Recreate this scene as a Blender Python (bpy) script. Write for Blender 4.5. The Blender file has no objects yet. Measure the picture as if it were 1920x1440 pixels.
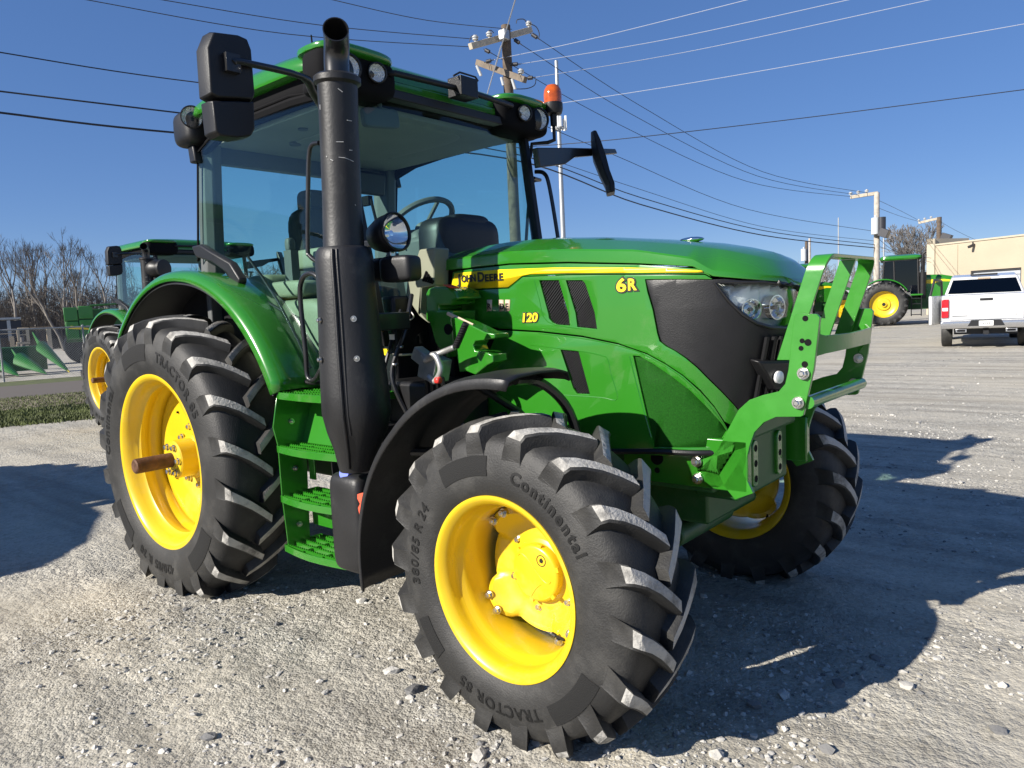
import bpy, bmesh, math, random
from math import sin, cos, pi, radians, sqrt
from mathutils import Vector, Matrix, noise
from mathutils.geometry import tessellate_polygon
random.seed(7)
S = bpy.context.scene
COL = S.collection
# ------------------------------------------------------------------ camera
CAM = Vector((4.2585, -2.9505, 1.5227)); YAW, PITCH, ROLL, FPX = 2.2785, -0.0991, -0.0471, 1382.05
PW, PH = 1920, 1440
_f = Vector((cos(PITCH)*cos(YAW), cos(PITCH)*sin(YAW), sin(PITCH)))
_r0 = Vector((sin(YAW), -cos(YAW), 0)); _u0 = _r0.cross(_f)
_r = _r0*cos(ROLL) + _u0*sin(ROLL); _u = -_r0*sin(ROLL) + _u0*cos(ROLL)
cd = bpy.data.cameras.new('camera'); cam = bpy.data.objects.new('camera', cd); COL.objects.link(cam)
cd.sensor_width = 36; cd.lens = 36*FPX/PW; cd.clip_end = 3000; cd.clip_start = 0.05
cam.matrix_world = Matrix(((_r.x, _u.x, -_f.x, CAM.x), (_r.y, _u.y, -_f.y, CAM.y), (_r.z, _u.z, -_f.z, CAM.z), (0, 0, 0, 1)))
S.camera = cam
# ------------------------------------------------------------------ light
SUN = Vector((0.58, 1.72, -1.0)).normalized()          # direction the sunlight travels
ELEV = math.asin(-SUN.z)
W = bpy.data.worlds.new('World'); S.world = W; W.use_nodes = True
nt = W.node_tree; bg = nt.nodes['Background']
sky = nt.nodes.new('ShaderNodeTexSky'); sky.sky_type = 'NISHITA'; sky.sun_disc = False
sky.sun_elevation = ELEV; sky.sun_rotation = math.atan2(-SUN.x, -SUN.y)
sky.air_density = 1.0; sky.dust_density = 0.0; sky.ozone_density = 7.0; sky.altitude = 3000
gm_ = nt.nodes.new('ShaderNodeGamma'); gm_.inputs[1].default_value = 0.5; hs_ = nt.nodes.new('ShaderNodeHueSaturation'); hs_.inputs['Hue'].default_value = 0.517; hs_.inputs['Saturation'].default_value = 1.42
nt.links.new(sky.outputs[0], gm_.inputs[0]); nt.links.new(gm_.outputs[0], hs_.inputs['Color']); nt.links.new(hs_.outputs[0], bg.inputs[0]); bg.inputs[1].default_value = 0.15
sd = bpy.data.lights.new('sun', 'SUN'); sd.energy = 5.0; sd.angle = radians(0.53); sd.color = (1.0, 0.94, 0.85)
so = bpy.data.objects.new('sun', sd); COL.objects.link(so); so.location = (-4, -12, 9)
so.rotation_euler = SUN.to_track_quat('-Z', 'Y').to_euler()
S.view_settings.view_transform = 'Standard'; S.view_settings.look = 'None'
S.view_settings.exposure = 0.86; S.view_settings.gamma = 1.0
S.render.resolution_x, S.render.resolution_y = 1024, 768
# ------------------------------------------------------------------ pixel of the photograph -> point on a plane
def ray(x, y): return _f + _r*((x-PW/2)/FPX) - _u*((y-PH/2)/FPX)
def px(x, y, ax, val):
    d = ray(x, y); i = 'xyz'.index(ax); return CAM + d*((val-CAM[i])/d[i])
def pxl(pts, ax, val): return [px(a, b, ax, val) for a, b in pts]
def pd(x, y, dist):
    d = ray(x, y); return CAM + d*(dist/math.hypot(d.x, d.y))
def gnd(x, y): return px(x, y, 'z', 0)
# ------------------------------------------------------------------ materials
MAT = {}
def mat(name, col, rough=0.5, metal=0.0, coat=0.0, spec=0.5, bump=0.0, bscale=60, var=0.0, vscale=8, emit=None, dust=0.0, dcol=(0.33, 0.31, 0.28), dscale=3.0, dup=False):
    m = bpy.data.materials.new(name); m.use_nodes = True; n = m.node_tree.nodes; l = m.node_tree.links
    b = n['Principled BSDF']; b.inputs['Base Color'].default_value = (*col, 1); b.inputs['Roughness'].default_value = rough
    b.inputs['Metallic'].default_value = metal; b.inputs['Coat Weight'].default_value = coat; b.inputs['Coat Roughness'].default_value = 0.03
    b.inputs['Specular IOR Level'].default_value = spec
    tc = n.new('ShaderNodeTexCoord'); c = None
    if var or dust:
        rgb = n.new('ShaderNodeRGB'); rgb.outputs[0].default_value = (*col, 1); c = rgb.outputs[0]
    if var:
        t = n.new('ShaderNodeTexNoise'); t.inputs['Scale'].default_value = vscale; t.inputs['Detail'].default_value = 6
        l.new(tc.outputs['Object'], t.inputs['Vector'])
        mr = n.new('ShaderNodeMapRange'); mr.inputs['From Min'].default_value = 0.3; mr.inputs['From Max'].default_value = 0.7
        mr.inputs['To Min'].default_value = 1-var; mr.inputs['To Max'].default_value = 1+var; l.new(t.outputs['Fac'], mr.inputs['Value'])
        h = n.new('ShaderNodeHueSaturation'); l.new(c, h.inputs['Color']); l.new(mr.outputs[0], h.inputs['Value']); c = h.outputs[0]
        mr2 = n.new('ShaderNodeMapRange'); mr2.inputs['To Min'].default_value = max(0.02, rough-0.08); mr2.inputs['To Max'].default_value = rough+0.1
        l.new(t.outputs['Fac'], mr2.inputs['Value']); l.new(mr2.outputs[0], b.inputs['Roughness'])
    if dust:
        t = n.new('ShaderNodeTexNoise'); t.inputs['Scale'].default_value = dscale; t.inputs['Detail'].default_value = 9; t.inputs['Roughness'].default_value = 0.72
        l.new(tc.outputs['Object'], t.inputs['Vector'])
        r = n.new('ShaderNodeMapRange'); r.inputs['From Min'].default_value = 0.62-dust*0.42; r.inputs['From Max'].default_value = 0.78-dust*0.3
        l.new(t.outputs['Fac'], r.inputs['Value']); f = r.outputs[0]
        mul = n.new('ShaderNodeMath'); mul.operation = 'MULTIPLY'; mul.inputs[1].default_value = min(1, 0.35+dust*0.65); l.new(f, mul.inputs[0]); f = mul.outputs[0]
        if dup:
            g = n.new('ShaderNodeNewGeometry'); sx = n.new('ShaderNodeSeparateXYZ'); l.new(g.outputs['Normal'], sx.inputs[0])
            m2 = n.new('ShaderNodeMath'); m2.operation = 'MULTIPLY'; m2.use_clamp = True; l.new(sx.outputs[2], m2.inputs[0]); l.new(f, m2.inputs[1]); f = m2.outputs[0]
        mx = n.new('ShaderNodeMix'); mx.data_type = 'RGBA'; l.new(f, mx.inputs[0]); l.new(c, mx.inputs[6]); mx.inputs[7].default_value = (*dcol, 1); c = mx.outputs[2]
    if c is not None: l.new(c, b.inputs['Base Color'])
    if bump:
        t = n.new('ShaderNodeTexNoise'); t.inputs['Scale'].default_value = bscale; t.inputs['Detail'].default_value = 5
        l.new(tc.outputs['Object'], t.inputs['Vector'])
        bp = n.new('ShaderNodeBump'); bp.inputs['Strength'].default_value = bump; bp.inputs['Distance'].default_value = 0.01
        l.new(t.outputs['Fac'], bp.inputs['Height']); l.new(bp.outputs[0], b.inputs['Normal'])
    if emit: b.inputs['Emission Color'].default_value = (*emit, 1); b.inputs['Emission Strength'].default_value = 1
    MAT[name] = m; return m
def glassmat(name, tint, refl=1.0, rough=0.0, base=0.05):
    m = bpy.data.materials.new(name); m.use_nodes = True; n = m.node_tree.nodes; l = m.node_tree.links
    n.remove(n['Principled BSDF']); o = n['Material Output']
    t = n.new('ShaderNodeBsdfTransparent'); t.inputs[0].default_value = (*tint, 1)
    g = n.new('ShaderNodeBsdfGlossy'); g.inputs['Roughness'].default_value = rough; g.inputs[0].default_value = (refl, refl, refl, 1)
    lw = n.new('ShaderNodeLayerWeight'); lw.inputs[0].default_value = 0.5; pw = n.new('ShaderNodeMath'); pw.operation = 'POWER'; pw.inputs[1].default_value = 4.0; l.new(lw.outputs['Facing'], pw.inputs[0])
    fr = n.new('ShaderNodeMath'); fr.operation = 'MULTIPLY_ADD'; fr.inputs[1].default_value = 0.9; fr.inputs[2].default_value = base; l.new(pw.outputs[0], fr.inputs[0])
    mx = n.new('ShaderNodeMixShader'); l.new(fr.outputs[0], mx.inputs[0]); l.new(t.outputs[0], mx.inputs[1]); l.new(g.outputs[0], mx.inputs[2])
    l.new(mx.outputs[0], o.inputs[0]); MAT[name] = m; return m
mat('green', (0.022, 0.165, 0.011), 0.22, coat=0.75, var=0.05, vscale=3, dust=0.10, dcol=(0.12, 0.2, 0.08), dscale=2.5)
mat('green_bracket', (0.030, 0.20, 0.016), 0.3, coat=0.4, var=0.07, vscale=14, bump=0.06, bscale=35)
mat('green_dark', (0.014, 0.085, 0.014), 0.45, var=0.15, vscale=6, dust=0.25, dcol=(0.09, 0.1, 0.07))
mat('yellow', (0.63, 0.43, 0.010), 0.34, coat=0.3, var=0.06, vscale=4, dust=0.2, dcol=(0.55, 0.42, 0.12), dscale=5)
mat('decal_yellow', (0.86, 0.62, 0.012), 0.35, coat=0.4)
mat('black_plastic', (0.0095, 0.0095, 0.0105), 0.42, spec=0.38, bump=0.10, bscale=220, var=0.2, vscale=5, dust=0.08, dcol=(0.035, 0.035, 0.034))
mat('black_grain', (0.014, 0.014, 0.015), 0.46, spec=0.42, bump=0.10, bscale=90, var=0.2, vscale=4, dust=0.15, dcol=(0.07, 0.07, 0.066), dscale=4)
mat('black_metal', (0.013, 0.013, 0.014), 0.3, coat=0.2, var=0.2, vscale=9)
mat('black_matt', (0.006, 0.006, 0.007), 0.85, spec=0.12)
mat('letter_black', (0.012, 0.012, 0.01), 0.4)
mat('rubber', (0.0185, 0.0182, 0.0176), 0.6, bump=0.22, bscale=160, var=0.3, vscale=5, dust=0.30, dcol=(0.062, 0.060, 0.055), dscale=5)
mat('rubber_dust', (0.06, 0.058, 0.054), 0.9, bump=0.5, bscale=90, dust=0.80, dcol=(0.47, 0.455, 0.42), dscale=8)
mat('rubber_letter', (0.0075, 0.0075, 0.0075), 0.6, spec=0.3)
mat('rubber_patch', (0.012, 0.012, 0.012), 0.8, spec=0.3, bump=0.4, bscale=300)
mat('steel', (0.55, 0.53, 0.50), 0.32, metal=1.0, var=0.2, vscale=30)
mat('zinc_bolt', (0.62, 0.60, 0.56), 0.28, metal=1.0, var=0.25, vscale=40, dust=0.2, dcol=(0.3, 0.27, 0.22), dscale=30)
mat('rust', (0.10, 0.048, 0.026), 0.65, metal=0.35, var=0.45, vscale=18, bump=0.4, bscale=60)
mat('chrome', (0.82, 0.83, 0.84), 0.07, metal=1.0)
mat('reflector', (0.84, 0.85, 0.84), 0.36, metal=0.35)
mat('headlining', (0.22, 0.22, 0.19), 0.85, bump=0.2, bscale=120, var=0.1, vscale=3)
mat('interior_beige', (0.20, 0.21, 0.145), 0.6, var=0.08, vscale=5)
mat('interior_grey', (0.085, 0.09, 0.092), 0.6, var=0.1, vscale=5)
mat('seat_cloth', (0.05, 0.055, 0.055), 0.9, bump=0.3, bscale=90)
mat('amber', (0.42, 0.075, 0.004), 0.12, coat=0.9, var=0.3, vscale=25)
mat('red', (0.62, 0.04, 0.03), 0.35)
mat('red_orange', (0.72, 0.10, 0.05), 0.4)
mat('blue', (0.06, 0.11, 0.62), 0.35)
mat('white_paint', (0.53, 0.54, 0.55), 0.25, coat=0.6, var=0.03)
mat('white_part', (0.7, 0.7, 0.66), 0.4)
mat('cast_metal', (0.42, 0.42, 0.40), 0.4, metal=0.7, var=0.2, vscale=20)
mat('mesh_green', (0.008, 0.065, 0.005), 0.7, spec=0.1, bump=0.15, bscale=420, var=0.3, vscale=220)
mat('lamp_face', (0.85, 0.86, 0.85), 0.25, metal=0.7, bump=0.9, bscale=110)
mat('sticker', (0.55, 0.42, 0.30), 0.5)
mat('galvanised', (0.42, 0.43, 0.43), 0.45, metal=0.7, var=0.15, vscale=20)
glassmat('cab_glass', (0.74, 0.95, 0.90), 0.9, 0.0, 0.035)
glassmat('pane_glass', (0.86, 0.975, 0.95), 0.9, 0.0, 0.02)
glassmat('clear_glass', (0.93, 0.95, 0.95), 1.0)
glassmat('dark_glass', (0.10, 0.13, 0.14), 0.9)
# ------------------------------------------------------------------ mesh builder
class M:
    def __init__(s): s.v = []; s.f = []; s.m = []
    def add(s, vs, fs, mi=0):
        o = len(s.v); s.v += [tuple(v) for v in vs]
        for f in fs: s.f.append(tuple(i+o for i in f)); s.m.append(mi)
        return s
    def box(s, c, d, R=None, mi=0):
        c = Vector(c); vs = []
        for x in (-.5, .5):
            for y in (-.5, .5):
                for z in (-.5, .5):
                    p = Vector((x*d[0], y*d[1], z*d[2]))
                    if R is not None: p = R @ p
                    vs.append(c+p)
        return s.add(vs, [(0, 1, 3, 2), (4, 6, 7, 5), (0, 4, 5, 1), (2, 3, 7, 6), (0, 2, 6, 4), (1, 5, 7, 3)], mi)
    def bb(s, a, b, mi=0):
        return s.box([(a[i]+b[i])/2 for i in range(3)], [abs(b[i]-a[i]) for i in range(3)], None, mi)
    def tube(s, path, r, n=10, caps=True, mi=0, closed=False):
        path = [Vector(p) for p in path]; k = len(path); rs = r if isinstance(r, (list, tuple)) else [r]*k
        t0 = (path[1]-path[0]).normalized(); a = t0.orthogonal().normalized(); vs = []; prev = t0
        for i, p in enumerate(path):
            if closed: t = (path[(i+1) % k]-path[i-1]).normalized()
            else: t = ((path[min(i+1, k-1)]-p).normalized() + (p-path[max(i-1, 0)]).normalized()).normalized()
            q = prev.rotation_difference(t); a = (q @ a); a = (a - t*a.dot(t)).normalized(); b = t.cross(a); prev = t
            for j in range(n):
                g = 2*pi*j/n; vs.append(p + (a*cos(g)+b*sin(g))*rs[i])
        fs = []
        for i in range(k if closed else k-1):
            i2 = (i+1) % k
            for j in range(n):
                j2 = (j+1) % n; fs.append((i*n+j, i*n+j2, i2*n+j2, i2*n+j))
        if caps and not closed: fs.append(tuple(range(n-1, -1, -1))); fs.append(tuple((k-1)*n+j for j in range(n)))
        return s.add(vs, fs, mi)
    def cyl(s, p0, p1, r0, r1=None, n=20, mi=0, caps=True):
        return s.tube([p0, p1], [r0, r0 if r1 is None else r1], n, caps, mi)
    def rev(s, prof, o, axis, n=48, mi=0, closed=False, a0=0, a1=2*pi):
        o = Vector(o); ax = Vector(axis).normalized(); a = ax.orthogonal().normalized(); b = ax.cross(a); k = len(prof); vs = []; full = abs(a1-a0-2*pi) < 1e-6
        for i in range(n if full else n+1):
            g = a0+(a1-a0)*i/n
            for r, h in prof: vs.append(o+ax*h+(a*cos(g)+b*sin(g))*r)
        fs = []
        for i in range(n):
            i2 = (i+1) % n if full else i+1
            for j in range(k if closed else k-1):
                j2 = (j+1) % k; fs.append((i*k+j, i2*k+j, i2*k+j2, i*k+j2))
        return s.add(vs, fs, mi)
    def prism(s, pts, vec, mi=0):
        pts = [Vector(p) for p in pts]; vec = Vector(vec); k = len(pts)
        fs = [tuple(range(k)), tuple(range(2*k-1, k-1, -1))] + [(i, (i+1) % k+0, (i+1) % k+k, i+k)[::-1] for i in range(k)]
        return s.add(pts+[p+vec for p in pts], fs, mi)
    def loft(s, rings, closed=True, caps=True, mi=0):
        k = len(rings[0]); vs = [p for r in rings for p in r]; fs = []
        for i in range(len(rings)-1):
            for j in range(k if closed else k-1):
                j2 = (j+1) % k; fs.append((i*k+j, i*k+j2, (i+1)*k+j2, (i+1)*k+j))
        if caps: fs.append(tuple(range(k-1, -1, -1))); fs.append(tuple((len(rings)-1)*k+j for j in range(k)))
        return s.add(vs, fs, mi)
    def sell(s, c, r, e=(0.4, 0.4), R=None, nu=24, nv=14, mi=0):
        c = Vector(c); vs = []; sg = lambda x, p: math.copysign(abs(x)**p, x)
        for i in range(nv+1):
            ph = -pi/2+pi*i/nv
            for j in range(nu):
                t = 2*pi*j/nu
                p = Vector((r[0]*sg(cos(ph), e[0])*sg(cos(t), e[1]), r[1]*sg(cos(ph), e[0])*sg(sin(t), e[1]), r[2]*sg(sin(ph), e[0])))
                if R is not None: p = R @ p
                vs.append(c+p)
        fs = [(i*nu+j, i*nu+(j+1) % nu, (i+1)*nu+(j+1) % nu, (i+1)*nu+j) for i in range(nv) for j in range(nu)]
        return s.add(vs, fs, mi)
    def strip(s, a, b, th, mi=0):
        """shell between two matching polylines, thickened along the surface normal"""
        a = [Vector(p) for p in a]; b = [Vector(p) for p in b]; k = len(a); nn = []
        for i in range(k):
            t = a[min(i+1, k-1)]-a[max(i-1, 0)]; nn.append(t.cross(b[i]-a[i]).normalized()*th)
        return s.loft([[a[i], b[i], b[i]+nn[i], a[i]+nn[i]] for i in range(k)], True, True, mi)
def obj(name, m, mats, parent=None, bevel=0.0, seg=2, sharp=38, mesh=None, weld=False):
    if mesh is None:
        me = bpy.data.meshes.new(name)
        if isinstance(m, M):
            me.from_pydata(m.v, [], m.f)
            mats = mats if isinstance(mats, (list, tuple)) else [mats]
            for q in mats: me.materials.append(MAT[q])
            if len(mats) > 1: me.polygons.foreach_set('material_index', m.m)
            bm = bmesh.new(); bm.from_mesh(me)
            bmesh.ops.remove_doubles(bm, verts=bm.verts, dist=1e-5)
            bmesh.ops.recalc_face_normals(bm, faces=bm.faces); bm.to_mesh(me); bm.free()
            me.polygons.foreach_set('use_smooth', [True]*len(me.polygons)); me.set_sharp_from_angle(angle=radians(sharp)); me.update()
        else: me = m
    else: me = mesh
    o = bpy.data.objects.new(name, me); COL.objects.link(o)
    if parent is not None: o.parent = parent
    if bevel:
        b = o.modifiers.new('bevel', 'BEVEL'); b.width = bevel; b.segments = seg; b.limit_method = 'ANGLE'; b.angle_limit = radians(40); b.use_clamp_overlap = True
    return o
def share(src, parent, loc=None, rot=None, scale=None):
    o = src.copy(); COL.objects.link(o); o.parent = parent
    if loc is not None: o.location = loc
    if rot is not None: o.rotation_euler = rot
    if scale is not None: o.scale = scale
    return o
def thing(name, label, cat, loc=(0, 0, 0), rz=0, group=None):
    o = bpy.data.objects.new(name, None); COL.objects.link(o); o.location = loc; o.rotation_euler = (0, 0, rz); o.empty_display_size = 0.3
    return tag(o, label, cat, group)
def tag(o, label, cat, group=None):
    o['label'] = label; o['category'] = cat
    if group: o['group'] = group
    return o
def struct(o): o['kind'] = 'structure'; return o
def stuff(o): o['kind'] = 'stuff'; return o
def mirror_copy(o, parent=None):
    c = o.copy(); COL.objects.link(c); c.parent = parent or o.parent; c.scale = (o.scale.x, -o.scale.y, o.scale.z); c.location = (o.location.x, -o.location.y, o.location.z)
    c.rotation_euler = (-o.rotation_euler.x, o.rotation_euler.y, -o.rotation_euler.z)
    for ch in list(o.children):
        d = ch.copy(); COL.objects.link(d); d.parent = c
    return c
def text_geo(body, size, bold=0.0, spacing=1.0, extr=0.0, align='LEFT', res=3):
    cu = bpy.data.curves.new('t', 'FONT'); cu.body = body; cu.size = size; cu.offset = bold; cu.space_character = spacing; cu.extrude = extr; cu.align_x = align; cu.resolution_u = res
    o = bpy.data.objects.new('t', cu); COL.objects.link(o); dg = bpy.context.evaluated_depsgraph_get(); me = bpy.data.meshes.new_from_object(o.evaluated_get(dg))
    vs = [v.co.copy() for v in me.vertices]; fs = [tuple(p.vertices) for p in me.polygons]
    bpy.data.objects.remove(o); bpy.data.curves.remove(cu); bpy.data.meshes.remove(me); return vs, fs
def smooth_path(pts, n=6):
    pts = [Vector(p) for p in pts]; out = []
    for i in range(len(pts)-1):
        p0 = pts[max(i-1, 0)]; p1 = pts[i]; p2 = pts[i+1]; p3 = pts[min(i+2, len(pts)-1)]
        for k in range(n):
            t = k/n; out.append(0.5*((2*p1)+(p2-p0)*t+(2*p0-5*p1+4*p2-p3)*t*t+(3*p1-p0-3*p2+p3)*t**3))
    out.append(pts[-1]); return out
def bolt_mesh():
    m = M(); m.cyl((0, 0, 0), (0, 0, .006), .0165, n=16); m.cyl((0, 0, .006), (0, 0, .018), .0115, n=6); m.cyl((0, 0, .018), (0, 0, .021), .009, .006, n=6); return m
_bo = obj('bolt_source', bolt_mesh(), 'zinc_bolt'); BOLT = _bo.data; bpy.data.objects.remove(_bo)
def bolt(p, n, parent, s=1.0, name='bolt'):
    o = obj(name, None, None, parent, mesh=BOLT); o.location = p; o.rotation_euler = Vector(n).to_track_quat('Z', 'Y').to_euler(); o.scale = (s, s, s); return o
# ================================================================== TRACTOR
TR = thing('tractor', 'large clean green tractor with yellow wheels and front guard filling the foreground', 'tractor', (0, 0, 0), 0, 'green farm tractors')
# ---- tyres and rims (local: axis Y, outside face -Y)
def tyre_geo(prof, stations, nl, R, zc, phase=0.0, seed=1):
    m = M(); full = [(r, -y) for r, y in prof] + [(r, y) for r, y in prof[::-1][1:]]
    m.rev(full, (0, 0, 0), (0, 1, 0), 108)
    rnd = random.Random(seed)
    for side in (-1, 1):
        for k in range(nl):
            th0 = 2*pi*(k+(0.5 if side > 0 else 0))/nl+phase; rings = []
            for (br, by, tr, ty, ph, hw_) in stations:
                jt = rnd.uniform(-.0015, .0015)
                def pt(r, y, arc): a = th0+ph+arc/R; return (r*cos(a), side*y, r*sin(a))
                e = 0.006; hb = hw_+.014
                rings.append([pt(br-.012, by, -hb), pt(tr-e, ty, -hw_-.002), pt(tr+jt*.4, ty-.002, -hw_+e), pt(tr+jt*.4, ty-.002, hw_-e), pt(tr-e, ty, hw_+.002), pt(br-.012, by, hb)])
            o = len(m.v); m.v += [p for r in rings for p in r]; n = 6
            for i in range(len(rings)-1):
                for j in range(n-1):
                    m.f.append((o+i*n+j, o+i*n+j+1, o+(i+1)*n+j+1, o+(i+1)*n+j)); m.m.append(1 if (j == 2 and i < 5) else 0)
            m.f.append(tuple(o+j for j in range(n))); m.m.append(0)
            m.f.append(tuple(o+(len(rings)-1)*n+j for j in range(n-1, -1, -1))); m.m.append(0)
    vv = []
    for x, y, z in m.v:
        if z < -zc-.006: z = -zc-.006-(-zc-z)*.08
        vv.append((x, y, z))
    m.v = vv; return m
F_PROF = [(.322, .158), (.345, .176), (.385, .185), (.43, .186), (.48, .178), (.515, .166), (.537, .145), (.549, .10), (.555, .05), (.556, 0)]
F_ST = [(.552, -.022, .603, -.022, -.03, .025), (.552, .03, .602, .03, .05, .025), (.550, .075, .598, .08, .125, .026), (.538, .12, .590, .13, .19, .028),
        (.515, .155, .579, .174, .235, .031), (.495, .17, .556, .186, .253, .035), (.472, .176, .512, .1825, .262, .043), (.455, .178, .480, .180, .266, .050)]
R_PROF = [(.498, .186), (.53, .205), (.585, .217), (.64, .217), (.70, .207), (.74, .192), (.768, .168), (.782, .12), (.789, .06), (.79, 0)]
R_ST = [(.786, -.026, .836, -.026, -.03, .027), (.786, .04, .836, .04, .04, .027), (.784, .09, .831, .095, .095, .028), (.772, .14, .820, .155, .145, .030),
        (.745, .18, .804, .198, .178, .034), (.715, .198, .772, .211, .190, .041), (.68, .206, .735, .2135, .198, .052), (.655, .209, .690, .2115, .202, .06)]
def interp(prof, r):
    for (r0, y0), (r1, y1) in zip(prof, prof[1:]):
        if r0 <= r <= r1: return y0+(y1-y0)*(r-r0)/(r1-r0)
    return prof[-1][1]
def arc_text(m, body, size, rad, ang, prof, bold=0.0, spacing=1.05, lift=.003, inward=False):
    """lettering bent round the outer sidewall, centred on angle ang (0 front, 90 top), tops of letters pointing out"""
    vs, fs = text_geo(body, size, bold, spacing, 0.0, 'CENTER'); out = []
    for v in vs:
        r = rad+v.y; a = radians(ang)-v.x/(rad+size*.35)     # seen from outside (-Y) x runs to the right = towards the front
        out.append((r*cos(a), -(interp(prof, r)+lift), r*sin(a)))
    m.add(out, fs)
def arc_patch(m, r0, r1, a0, a1, prof, lift=.0025, skew=0.0):
    n = 18; vs = []
    for i in range(n+1):
        for k in range(4):
            r = r0+(r1-r0)*k/3; a = radians(a0+(a1-a0)*i/n+skew*k/3); vs.append((r*cos(a), -(interp(prof, r)+lift), r*sin(a)))
    m.add(vs, [(i*4+k, i*4+k+1, (i+1)*4+k+1, (i+1)*4+k) for i in range(n) for k in range(3)])
# front wheel
ZF, ZR = 0.5598, 0.7546
def make_front():
    m = M()
    prof = [(.322, -.172), (.331, -.170), (.332, -.163), (.326, -.157), (.306, -.150), (.303, -.128), (.298, -.118), (.290, -.105), (.284, -.085), (.283, -.04), (.288, .0), (.296, .06), (.300, .11), (.305, .15), (.325, .158), (.332, .165), (.328, .172), (.320, .168), (.292, .150), (.286, .11), (.274, .075), (.268, .04), (.268, -.055), (.273, -.080), (.287, -.094), (.290, -.115), (.291, -.138), (.300, -.154), (.312, -.165)]
    m.rev(prof, (0, 0, 0), (0, 1, 0), 96, 0, True)
    rim = obj('front_wheel', m, 'yellow', TR, sharp=50)
    rim.location = (2.5909, -.948, ZF); rim.rotation_euler = (0, 0, -.0275)
    # disc with four bolted ears
    d = M(); n = 128; rings = []
    for (fr, y) in ((1.0, .062), (.985, .055), (.9, .053), (.78, .064), (.70, .070), (.62, .066), (.56, .062), (.0, .062)):
        ring = []
        for i in range(n):
            a = 2*pi*i/n; lobe = max(0, cos(4*(a-radians(37))))**0.55 if cos(4*(a-radians(37))) > 0 else 0
            re = .232+.034*lobe
            r = re*fr if fr > .75 else .226*fr
            ring.append((r*cos(a), y-(.05*lobe if fr > .85 else .025*lobe if fr > .75 else 0), r*sin(a)))
        rings.append(ring)
    d.loft(rings, True, False)
    back = [[(p[0], p[1]+.014, p[2]) for p in r] for r in rings]; d.loft(back, True, False); d.loft([rings[0], back[0]], True, False)
    disc = obj('wheel_disc', d, 'yellow', rim, sharp=45)
    h = M(); h.rev([(.0, .022), (.095, .022), (.104, .026), (.108, .034), (.108, .056), (.118, .060), (.125, .064), (.128, .075)], (0, 0, 0), (0, 1, 0), 48)
    h.tube([(-.085*cos(t), .0215, .02+.045*sin(t*2)) for t in [pi*i/14 for i in range(2, 13)]], .0022, 6); h.tube([(-.02+.05*t, .0215, -.09+.085*t-.03*t*t) for t in [i/6 for i in range(7)]], .002, 6)
    for i in range(6):
        a = 2*pi*i/6+.3; h.box((.106*cos(a), .030, .106*sin(a)), (.016, .010, .018), Matrix.Rotation(-a, 3, 'Y'))
    hub = obj('hub_cap', h, 'yellow', rim, sharp=40)
    e = M(); e.rev([(.019, .0205), (.0215, .0205), (.0215, .022), (.019, .022)], (.035, 0, .055), (0, 1, 0), 24, 0, True)
    e.prism([(.028, .0205, .048), (.040, .0205, .046), (.045, .0205, .057), (.036, .0205, .066), (.027, .0205, .058)], (0, .002, 0)); obj('emblem', e, 'letter_black', rim)
    for q in range(4):
        for da in (-7.5, 7.5):
            a = radians(37+90*q+da); bolt((.247*cos(a), .004, .247*sin(a)), (0, -1, 0), rim, 1.05)
    for q in range(6):
        a = radians(20+60*q); bolt((.150*cos(a), .074, .150*sin(a)), (0, -1, 0), rim, .95)
    v = M(); v.tube([(.15, .04, -.225), (.14, .0, -.205), (.115, -.01, -.195)], .006, 8); v.cyl((.115, -.01, -.195), (.10, -.012, -.19), .008, n=8); obj('valve_stem', v, 'black_metal', rim)
    ty = obj('tyre', tyre_geo(F_PROF, F_ST, 18, .594, ZF, .06, 3), ['rubber', 'rubber_dust'], rim, sharp=45)
    for args in (('380/85 R 24', .062, .405, 166, F_PROF, .0012, 1.12), ('TRACTOR 85', .062, .408, 268, F_PROF, .0012, 1.12), ('Continental', .062, .405, 52, F_PROF, .002, 1.25)):
        t = M(); arc_text(t, *args); obj('sidewall_lettering', t, 'rubber_letter', rim)
    for a0, a1 in ((92, 124), (301, 333), (206, 226)): t = M(); arc_patch(t, .405, .475, a0, a1, F_PROF); obj('sidewall_patch', t, 'rubber_patch', rim)
    return rim
FW = make_front()
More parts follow.
